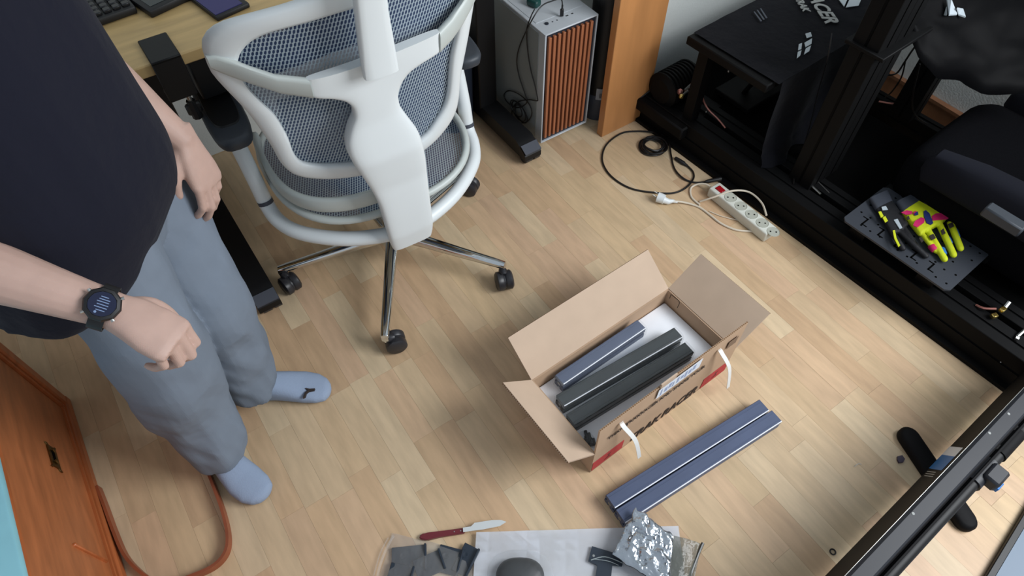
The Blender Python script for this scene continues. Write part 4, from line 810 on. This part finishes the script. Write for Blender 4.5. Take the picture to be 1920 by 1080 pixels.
# black fabric cover over the front board
cv = thing('fabric_cover', 'black fabric cover with pale lettering draped over the front of the rig', 'cover', *(RG @ Vector((.35, .6, 0)))[:2], .436, GA)
b = MB(RG); NX, NY = 30, 18
b.grid([[(.035 + .66 * i / NX, .795 - .345 * j / NY, .4385 + .003 * abs(noise.noise(Vector((i * .22, j * .22, 4)))) + (.012 * abs(noise.noise(Vector((i * .15, j * .15, 9)))) if i > 20 else 0)) for i in range(NX + 1)] for j in range(NY + 1)], .003)
H2 = []
for j in range(22):
    t = j / 21; row = []
    for i in range(26):
        u = i / 25; x = .050 + (.36 - .10 * t) * u; fold = .018 * math.sin(u * 9 + 2 * t) * t + .022 * t ** 3 * noise.noise(Vector((u * 5, t * 9, 2)))
        row.append((x, .449 - .006 * min(1, t * 8) - .05 * t * t + fold, .440 - .32 * t ** .9))
    H2.append(row)
b.grid(H2, .003); build('cover_cloth', b, M_cloth, cv, 60)
def zq(mb, pts, z):
    P = [F(*p, z) for p in pts]; mb.loft([[Vector((p.x, p.y, zz)) for p in P] for zz in (z - .002, z)])
ZL = .4475
for Q in (((1510, 63), (1520, 60), (1522.5, 68), (1513, 71)), ((1508.5, 80), (1522.8, 71.5), (1521.5, 82), (1510.5, 88)), ((1498, 82.5), (1504, 80.5), (1502.5, 92), (1496.5, 94)), ((1511, 90.5), (1521, 85), (1517.5, 95.5), (1507.5, 102)), ((1496, 97), (1503, 94), (1500.5, 104), (1494, 109.5)), ((1571, -4), (1590, -4), (1583, 12)), ((1594, -4), (1616, -4), (1610, 10), (1586, 13.5))): b = MB(); zq(b, Q, ZL); build('printed_mark', b, M_logo, cv, None)
e0, e1_ = F(1548.5, 43.5, ZL), F(1520, 2, ZL); xd = (e0 - e1_); b = MB(); add_bm(b, lettering('RACER', xd.length * .50, .001, .22, .002, 'RIGHT'), axes(e0, xd, F(1560, 20, ZL) - F(1535, 24, ZL))); build('printed_word', b, M_letter, cv, None)
e0 = F(1506, 21, ZL); b = MB(); add_bm(b, lettering('TRAK', xd.length * .26, .001, .2, .0012, 'RIGHT'), axes(e0, xd, F(1560, 20, ZL) - F(1535, 24, ZL))); build('printed_word', b, M_letter, cv, None)
b = MB()
for k in range(3): zq(b, [(1413 + 6 * k, 22 - 3 * k), (1415 + 6 * k, 21 - 3 * k), (1429 + 5 * k, 39 - 3 * k), (1426 + 5 * k, 40 - 3 * k)], ZL)
build('printed_lines', b, M_dkgrey, cv, None, kind='stuff')
# black leather bag on the deck
p0 = F(1830, 40, .63); lb = thing('leather_bag', 'black shiny leather bag with pale marks on the rig deck, top right corner', 'bag', p0.x, p0.y, .632, GA)
G1, G2 = [], []; Cn = [F(1672, 40, .63), F(1735, -60, .74), F(1990, -50, .66), F(1985, 98, .52), ]
c1 = [F(1690, 48, .60), F(1730, -110, .74), F(2030, -60, .66), F(1960, 104, .50)]; lowm = F(1738, 118, .54)
n = 26
for j in range(n + 1):
    r1 = []; r2 = []
    for i in range(n + 1):
        u, v = i / n, j / n
        KP = [F(1698, 60, .62), F(1722, 112, .56), F(1758, 146, .52), F(1800, 152, .50), F(1842, 178, .47), F(1910, 178, .47), F(1990, 170, .47)]; w_ = u * 6; k_ = min(5, int(w_)); a_ = KP[k_].lerp(KP[k_ + 1], w_ - k_); c_ = F(1690, -90, .75).lerp(F(2030, -90, .70), u); p = a_.lerp(c_, v)
        h = .035 * math.sin(PI * min(1, v * 1.2)) ** .5 + .022 * noise.noise(Vector((u * 4.2, v * 4.2, 3))) + .006 * noise.noise(Vector((u * 10, v * 10, 6)))
        p = p + Vector((-.25, -.5, .8)).normalized() * h; pr_ = ROOM.inverted() @ p; pr_.x = min(pr_.x, 2.43); r1.append(ROOM @ pr_)
    G1.append(r1)
b = MB(); b.grid(G1, -.02); build('bag_body', b, M_leather, lb, 60)
def onbag(px, py):
    best = min(((abs((Vector(CAM) - p).normalized().dot((F(px, py, 0) - Vector(CAM)).normalized()) + 1), p) for r in G1 for p in r), key=lambda t: t[0]); return best[1]
for Q in (((1776, -2), (1784, -2), (1795, 26), (1780, 27)), ((1795, 14), (1806, 16), (1811, 31), (1799, 27)), ((1771, 26), (1775, 12), (1776, 27))):
    P = [F(*p_, onbag(*p_).z + .010) for p_ in Q]; b = MB(); b.loft([[p_ for p_ in P], [p_ - Vector((0, 0, .004)) for p_ in P]]); build('printed_mark', b, M_logo, lb, None)
# gloves on the plate
def glove(name, label, m, mcuff, wl, wr, kl, kr, fingers, cuff, zb_, th, r):
    c = F((wl[0] + kr[0]) / 2, (wl[1] + kr[1]) / 2, zb_); t = thing(name, label, 'glove', c.x, c.y, zb_, 0, 'gloves on the perforated plate')
    b = MB(); zc = zb_ + th / 2
    def sec(l, rr, h, z): A, B = F(*l, z), F(*rr, z); c_ = (A + B) / 2; d = (B - A) / 2; return [c_ + d * q_ + Vector((0, 0, h / 2 * s_)) for q_, s_ in [sup(2 * PI * k / 16, 1, 1, .6) for k in range(16)]]
    mixp = lambda a_, b_, t_: (a_[0] + (b_[0] - a_[0]) * t_, a_[1] + (b_[1] - a_[1]) * t_)
    b.loft([sec(mixp(wl, kl, t_), mixp(wr, kr, t_), th * h_, zc) for t_, h_ in ((0, .8), (.3, 1), (.7, 1.05), (1.0, .95), (1.06, .6))])
    for f_ in fingers:
        P = [F(*f_[0], zc), F(*mixp(f_[0], f_[1], .5), zc + .004), F(*f_[1], zc - .002)]; PP = spline(P, 4); d = (PP[-1] - PP[-2]).normalized()
        st_ = PP[0] - (PP[1] - PP[0]).normalized() * .012; b.tube([st_] + PP + [PP[-1] + d * r * .6, PP[-1] + d * r * .9], [r * f_[2]] * (len(PP) + 1) + [r * f_[2] * .75, r * f_[2] * .3], 10)
    build('glove_shell', b, m, t, 60, mods=(('REMESH', dict(mode='VOXEL', voxel_size=.0022)), ('SMOOTH', dict(iterations=4))))
    b = MB(); b.loft([sec(cuff[0], cuff[1], th * .75, zc), sec(mixp(cuff[0], wl, .5), mixp(cuff[1], wr, .5), th * .95, zc), sec(mixp(cuff[0], wl, 1.08), mixp(cuff[1], wr, 1.08), th * .9, zc)]); build('glove_cuff', b, mcuff, t, 50)
    return t
g2 = glove('glove', 'black glove with small yellow stripes lying palm up under the yellow glove', mat('black_glove', (22, 22, 26), .6), M_dkgrey, (1641, 392), (1672, 377), (1672, 440), (1702, 420), (((1674, 438), (1693, 466), 1.0), ((1686, 434), (1736, 480), 1.0), ((1694, 428), (1722, 468), 1.0)), ((1630, 373), (1664, 358)), .1845, .022, .0085)
b = MB()
for Q in (((1647, 397), (1652, 396), (1657, 405), (1652, 408)), ((1655, 408), (1660, 405), (1665, 414), (1660, 417)), ((1674, 432), (1678, 431), (1681, 446), (1677, 447)), ((1677, 447), (1681, 446), (1688, 460), (1685, 463))): zq(b, Q, .2095)
build('yellow_stripe', b, M_yel, g2, None, kind='stuff')
b = MB(); zq(b, ((1653, 388), (1661, 386), (1665, 393), (1655, 394)), .2095); zq(b, ((1676, 412), (1683, 410), (1692, 427), (1687, 429)), .2095); build('white_print', b, M_logo, g2, None, kind='stuff')
ye = mat('yellow_glove', (206, 216, 24), .7, noise_amt=.05, nscale=60)
g1 = glove('glove', 'bright yellow glove printed with a pink winged insect, on the perforated plate', ye, M_dkgrey, (1690, 398), (1734, 371), (1722, 440), (1784, 404), (((1728, 438), (1755, 471), .8), ((1742, 436), (1771, 486), 1.0), ((1763, 424), (1788, 478), 1.0), ((1779, 410), (1801, 466), 1.0)), ((1680, 380), (1722, 362)), .1845, .030, .0095)
ZG = .2165
b = MB()
for Q in (((1690, 398), (1700, 394), (1711, 396), (1710, 401), (1698, 402)), ((1712, 422), (1716, 414), (1728, 407), (1734, 410), (1733, 417), (1720, 426)), ((1747, 405), (1755, 400), (1770, 399), (1781, 407), (1776, 411), (1760, 412), (1749, 413))): zq(b, Q, ZG)
for Q in (((1712, 398), (1718, 395), (1720, 399), (1714, 402)),): zq(b, Q, ZG)
build('pink_print', b, M_pink, g1, None, kind='stuff')
b = MB()
for Q in (((1732, 396), (1736, 394), (1743, 400), (1750, 418), (1746, 421), (1738, 418), (1733, 406)), ((1714, 400), (1721, 396), (1722, 402), (1716, 404))): zq(b, Q, ZG + .0006)
build('blue_print', b, mat('dark_blue_print', (30, 46, 110), .7), g1, None, kind='stuff')
b = MB()
for Q in (((1731, 374), (1738, 373), (1748, 381), (1741, 384), (1733, 380)), ((1700, 407), (1704, 404), (1706, 410), (1702, 412)), ((1778, 420), (1786, 416), (1789, 424), (1781, 428)), ((1742, 442), (1750, 438), (1755, 446), (1747, 450)), ((1764, 432), (1769, 428), (1773, 437), (1767, 440)), ((1723, 446), (1728, 444), (1732, 451), (1728, 455))): zq(b, Q, ZG + .0003)
build('black_print', b, M_ink, g1, None, kind='stuff')
for nm, m_, L_ in (('blue_patch', M_gblue, (((1764, 466), (1769, 478)), ((1774, 446), (1780, 458)), ((1788, 430), (1794, 446)))), ('pink_patch', M_pink, (((1745, 460), (1753, 470)),))):
    b = MB()
    for a_, c_ in L_: A, B = F(*a_, .2), F(*c_, .199); b.tube([A, A.lerp(B, .15), A.lerp(B, .85), B], [.0085, .0103, .0103, .0085], 12)
    build(nm, b, m_, g1, kind='stuff')
# ------------------------------------------------------------------ the person
pe = thing('person', 'person in black t-shirt and blue grey trousers standing in light blue socks, wearing a watch', 'person', -.72, .78)
B = MB()
def ell(c, d, ref, rx, ry, n=16, e=1.0):
    u, w, _ = basis(d, ref); return [Vector(c) + u * q_ + w * s_ for q_, s_ in [sup(2 * PI * k / n, rx, ry, e) for k in range(n)]]
def limb(mb, path, radii, sy=1.0, n=4, ref=None, m=16, cap=True):
    P = spline(path, n); R = spline([(r, 0, 0) for r in radii], n); secs = []
    for i, p in enumerate(P):
        d = P[min(i + 1, len(P) - 1)] - P[max(0, i - 1)]; r = R[i].x; secs.append(ell(p, d, ref, r, r * sy, m))
    if cap:
        d = (P[-1] - P[-2]).normalized(); secs.append([q_ + d * R[-1].x * .5 - (q_ - P[-1]) * .3 for q_ in secs[-1]]); secs.append([P[-1] + d * R[-1].x * .75 + (q_ - P[-1]) * .25 for q_ in secs[-2]])
    mb.loft(secs)
def hand(mb, W, f, n, s, curl, k=1.0, spread=.05, thumb=.7):
    f = Vector(f).normalized(); n = Vector(n); n = (n - f * n.dot(f)).normalized(); sv = f.cross(n);  s = sv if sv.dot(Vector(s)) > 0 else -sv
    def pt(x, y, z): return W + f * x * k + s * y * k + n * z * k
    def psec(x, w, t, yo=0, zo=0): return [pt(x, yo + w * c_, zo + t * s_) for c_, s_ in [sup(2 * PI * i / 18, 1, 1, .75) for i in range(18)]]
    mb.loft([psec(-.03, .027, .020), psec(0, .028, .020), psec(.025, .034, .019, .002), psec(.06, .040, .0165), psec(.088, .041, .013, -.001), psec(.100, .037, .009, -.001)])
    for i, (y, L, r, x0_) in enumerate(((.029, (.044, .026, .021), .0092, .090), (.010, (.049, .030, .023), .0095, .094), (-.010, (.045, .028, .022), .0090, .091), (-.029, (.035, .021, .019), .0080, .083))):
        p = pt(x0_ - .02, y * .9, 0); P = [p, pt(x0_, y, .0015)]; a = 0
        for l, c_ in zip(L, curl[i]):
            a += c_; d = f * math.cos(a) - n * math.sin(a) + s * (y * spread * 20) * .25; P.append(P[-1] + d.normalized() * l * k)
        Q = [P[0], P[1], P[1].lerp(P[2], .5), P[2], P[2].lerp(P[3], .5), P[3], P[3].lerp(P[4], .6), P[4]]
        R = [r, r * 1.08, r * .92, r * 1.0, r * .86, r * .9, r * .82, r * .55]
        mb.tube(Q, [x * k for x in R], 12)
    P = [pt(.012, .020, -.006), pt(.034, .040, -.012), pt(.058, .052, -.020 * thumb * 1.5), pt(.080, .052, -.034 * thumb * 1.5), pt(.096, .048, -.042 * thumb * 1.5)]
    mb.tube(spline(P, 3), [x * k for x in (.015, .0148, .0144, .0138, .013, .0122, .0115, .0110, .0106, .0102, .0098, .0088, .006)], 12)
    return f, n, s
# head, neck, trunk under the shirt
HC = Vector((-.67, .765, 1.62))
for z0_, z1_, r0, r1 in (): pass
B.loft([[(x + rx * c_, y + ry * s_, z) for c_, s_ in [sup(2 * PI * k / 20, 1, 1, .9) for k in range(20)]] for x, y, z, rx, ry in ((-.74, .775, .80, .08, .12), (-.74, .77, .95, .085, .13), (-.74, .765, 1.15, .09, .14), (-.735, .765, 1.32, .085, .15), (-.73, .765, 1.40, .065, .12), (-.72, .765, 1.45, .055, .06), (-.71, .765, 1.50, .052, .055), (-.695, .765, 1.55, .05, .052))])
B.loft([[(HC.x + x + rx * c_, HC.y + ry * s_, HC.z + z) for c_, s_ in [sup(2 * PI * k / 24, 1, 1, .95) for k in range(24)]] for x, z, rx, ry in ((.03, -.115, .03, .025), (.025, -.10, .055, .045), (.012, -.06, .08, .062), (.0, 0, .094, .074), (-.005, .05, .096, .076), (-.008, .09, .08, .066), (-.01, .115, .045, .04), (-.01, .122, .01, .01))])
B.tube([HC + Vector((.088, 0, .02)), HC + Vector((.108, 0, -.02)), HC + Vector((.10, 0, -.03))], [.008, .014, .010], 10)
for sg in (-1, 1): B.ball(HC + Vector((-.005, sg * .076, -.005)), .022, 6, (.7, .35, 1.1))
# arms
WR = F(212, 582, .90); hR = F(330, 640, .855) - WR; nR = Vector((.10, .10, .98))
EL = Vector((-.80, .545, 1.045))
limb(B, [(-.735, .62, 1.38), (-.77, .575, 1.22), EL, EL.lerp(WR, .35), EL.lerp(WR, .75), WR], [.055, .050, .044, .044, .034, .028], .88)
fR, nR, sR = hand(B, WR, hR, nR, (0, 1, 0), ((.95, 1.0, .6), (1.0, 1.05, .6), (1.05, 1.05, .6), (1.1, 1.0, .6)), .98, spread=.015, thumb=1.15)
WL = F(346, 266, .835); hL = F(390, 345, .75) - WL; EL2 = F(128, 84, 1.03)
limb(B, [(-.745, .90, 1.38), (-.80, .945, 1.22), EL2, EL2.lerp(WL, .35), EL2.lerp(WL, .75), WL], [.055, .050, .044, .043, .033, .027], .88)
hand(B, WL, hL, (.75, -.1, .6), (-.2, -1, 0), ((.35, .6, .4), (.3, .5, .35), (.3, .5, .35), (.35, .5, .35)), .98, thumb=.55)
build('body', B, M_skin, pe, 60, mods=(('REMESH', dict(mode='VOXEL', voxel_size=.0028)), ('SMOOTH', dict(iterations=8, factor=.5))))
b = MB(); b.loft([[(HC.x + x + rx * c_, HC.y + ry * s_, HC.z + z) for c_, s_ in [sup(2 * PI * k / 24, 1, 1, .95) for k in range(24)]] for x, z, rx, ry in ((-.05, -.05, .055, .068), (-.03, .02, .082, .083), (-.015, .06, .10, .086), (-.012, .10, .09, .076), (-.012, .125, .055, .05), (-.012, .132, .01, .01))]); build('hair', b, M_hair, pe, 60)
b = MB()
for sg in (-1, 1): b.ball(HC + Vector((.087, sg * .030, .018)), .011, 6, (.5, 1.1, .6))
build('eyes', b, M_white, pe, kind='stuff'); b = MB(); b.ball(HC + Vector((.082, 0, -.058)), .02, 6, (.4, 1.1, .3)); build('mouth', b, mat('lips', (176, 110, 104), .5), pe)
# t-shirt
b = MB(); NS = 40; TS = [(-.780, .780, .766, .140, .212), (-.758, .778, .80, .142, .212), (-.735, .774, .90, .150, .210), (-.732, .770, 1.02, .148, .204), (-.733, .768, 1.14, .144, .198), (-.735, .768, 1.25, .138, .195), (-.725, .768, 1.34, .132, .195), (-.73, .765, 1.40, .10, .17), (-.73, .765, 1.44, .075, .10), (-.725, .765, 1.46, .065, .07)]
S1 = spline([t[:3] for t in TS], 6); S2 = spline([(t[3], t[4], 0) for t in TS], 6); secs = []
for i, p in enumerate(S1):
    s = []
    for k in range(NS):
        th = 2 * PI * k / NS; c_, s_ = sup(th, S2[i].x, S2[i].y, .85); w = 1 + .035 * noise.noise(Vector((math.cos(th) * 2.2, math.sin(th) * 2.2, p.z * 3))) + .022 * noise.noise(Vector((math.cos(th) * 5, math.sin(th) * 5, p.z * 4 + 7))) * (1.4 - min(1, (p.z - .75) * 2))
        s.append((p.x + c_ * w, p.y + s_ * w, p.z + (.012 * math.sin(th * 2 + 1) if p.z < .82 else 0)))
    secs.append(s)
b.loft(secs)
limb(b, [(-.73, .65, 1.40), (-.75, .605, 1.31), (-.775, .575, 1.19), (-.787, .562, 1.13)], [.085, .082, .078, .076], .95)
limb(b, [(-.735, .88, 1.40), (-.775, .92, 1.31), (-.81, .95, 1.19), (-.83, .965, 1.14)], [.085, .082, .078, .076], .95)
build('t_shirt', b, M_shirt, pe, 70, mods=(('REMESH', dict(mode='VOXEL', voxel_size=.006)), ('SMOOTH', dict(iterations=5))))
# trousers
b = MB()
def leg(pts, seed):
    P = spline([F(x, y, z) for x, y, z, r in pts], 6); R = spline([(r, 0, 0) for x, y, z, r in pts], 6); secs = []
    for i, p in enumerate(P):
        s = []
        for k in range(36):
            th = 2 * PI * k / 36; w = 1 + .085 * noise.noise(Vector((math.cos(th) * 1.6, math.sin(th) * 1.6 + seed, p.z * 7))) + .085 * noise.noise(Vector((math.cos(th) * 2 + seed, math.sin(th) * 2, p.z * 15 + math.sin(th) * 2.5))) * (1 if p.z < .4 else .4)
            s.append((p.x + R[i].x * math.cos(th) * w, p.y + R[i].x * math.sin(th) * w * .97, p.z + .006 * math.sin(3 * th + i)))
        secs.append(s)
    b.loft(secs)
leg([(150, 405, .88, .10), (222, 545, .70, .100), (256, 600, .62, .099), (312, 685, .45, .100), (352, 755, .27, .092), (398, 818, .135, .078), (412, 845, .08, .066), (414, 850, .068, .060)], 0)
leg([(190, 255, .88, .10), (278, 395, .70, .102), (320, 470, .60, .102), (380, 563, .45, .101), (423, 642, .27, .092), (458, 700, .12, .078), (472, 722, .065, .068), (474, 727, .055, .060)], 4)
b.loft([[(-.745 + rx * c_, .775 + ry * s_, z) for c_, s_ in [sup(2 * PI * k / 24, 1, 1, .85) for k in range(24)]] for z, rx, ry in ((.66, .04, .10), (.72, .085, .16), (.80, .115, .175), (.90, .12, .175), (.96, .11, .165))])
build('trousers', b, M_trous, pe, 70, mods=(('REMESH', dict(mode='VOXEL', voxel_size=.005)), ('SMOOTH', dict(iterations=3))))
# socks
def sock(tip, ang, side):
    T = F(*tip, .02); T.z = 0; M = frame(T.x, T.y, 0, ang); b = MB(M); secs = []
    for x, zc, hw, hh, yo in ((-.262, .030, .012, .018, 0), (-.255, .034, .026, .030, 0), (-.23, .038, .033, .036, 0), (-.19, .048, .035, .047, 0), (-.15, .046, .036, .045, .002), (-.11, .038, .041, .037, .004), (-.07, .029, .046, .028, .005), (-.035, .023, .044, .022, .003), (-.012, .019, .034, .018, 0), (-.002, .017, .020, .013, 0), (.002, .016, .006, .005, 0)):
        secs.append([(x, yo * side + hw * c_, zc + hh * s_) for c_, s_ in [sup(2 * PI * k / 24, 1, 1, .8) for k in range(24)]])
    b.loft(secs); b.loft([[M.inverted() @ (M @ Vector((-.205 + dx + r * c_, r * .95 * s_, z))) for c_, s_ in [sup(2 * PI * k / 20, 1, 1, 1) for k in range(20)]] for z, r, dx in ((.03, .03, 0), (.07, .040, .004), (.11, .040, 0), (.16, .042, -.002), (.22, .046, -.004))])
    return build('sock', b, M_sock, pe, 70, mods=(('REMESH', dict(mode='VOXEL', voxel_size=.0035)), ('SMOOTH', dict(iterations=6))))
sl = sock((619, 730), .03, 1); sock((497, 932), math.radians(-38), -1)
c = F(578, 735, .052); M = axes(c, (1, .35, -.1), (-.3, 1, 0)) @ Matrix.Scale(1.35, 4); b = MB()
b.prism([(-.012, -.010), (-.007, -.008), (-.004, -.002), (.002, .001), (.012, .001), (.014, .004), (.004, .006), (-.003, .010), (-.005, .009), (.0, .004), (-.006, .001), (-.009, -.004)], -.006, .0016, M); build('sock_mark', b, M_ink, sl, None)
# wristwatch
wt = thing('wristwatch', 'black sports watch with dark blue screen on the nearer wrist of the person', 'watch', WR.x, WR.y, WR.z)
fa_ = (WR - EL).normalized(); n_ = (nR - fa_ * nR.dot(fa_)).normalized(); n_ = (n_ + Vector((.0, -.42, 0))); n_ = (n_ - fa_ * n_.dot(fa_)).normalized(); s_v = fa_.cross(n_)
wc = WR - fa_ * .012; b = MB(); secs = []
for i in range(48):
    th = 2 * PI * i / 48; d = s_v * math.cos(th) * 1.0 + n_ * math.sin(th) * .86; c = wc + d * .0318; secs.append([c - fa_ * .010 - d * .0012, c + fa_ * .010 - d * .0012, c + fa_ * .010 + d * .0018, c - fa_ * .010 + d * .0018])
b.loft(secs, False, True); build('watch_band', b, M_black, wt, 60)
ctr = wc + n_ * .0290; MW = axes(ctr, fa_, -s_v) ; MW = MW if (MW.to_3x3() @ Vector((0, 0, 1))).dot(n_) > 0 else axes(ctr, fa_, s_v)
b = MB(MW); b.lathe([(.0, -.003), (.021, -.003), (.0245, .001), (.0245, .006), (.0225, .0095), (.0185, .0105), (.018, .0092), (.0, .0092)], (0, 0, 0), 10); wcse = build('watch_case', b, M_black, wt, 30)
b = MB(MW); b.lathe([(.0, .0090), (.0172, .0090), (.0172, .0099), (.0, .0100)], (0, 0, 0), 28); ws = build('watch_screen', b, M_screen, wt)
b = MB(MW)
for k, (y, w) in enumerate(((.010, .012), (.0065, .017), (.003, .019), (-.001, .018), (-.005, .020), (-.009, .014))): b.box((.001 * (k % 2), y, .0101), (w * .8, .0012, .0003))
b.lathe([(.0018, .0099), (.0018, .0103), (.0, .0103)], (-.004, -.0125, 0), 10); build('screen_text', b, M_screentext, ws, None, kind='stuff')
b = MB(MW)
for a in (.7, 2.6, 3.9, 5.6): b.cyl((.0235 * math.cos(a), .0235 * math.sin(a), .004), (.0275 * math.cos(a), .0275 * math.sin(a), .004), .0025, 8)
build('watch_button', b, M_steel, wcse, kind='stuff')
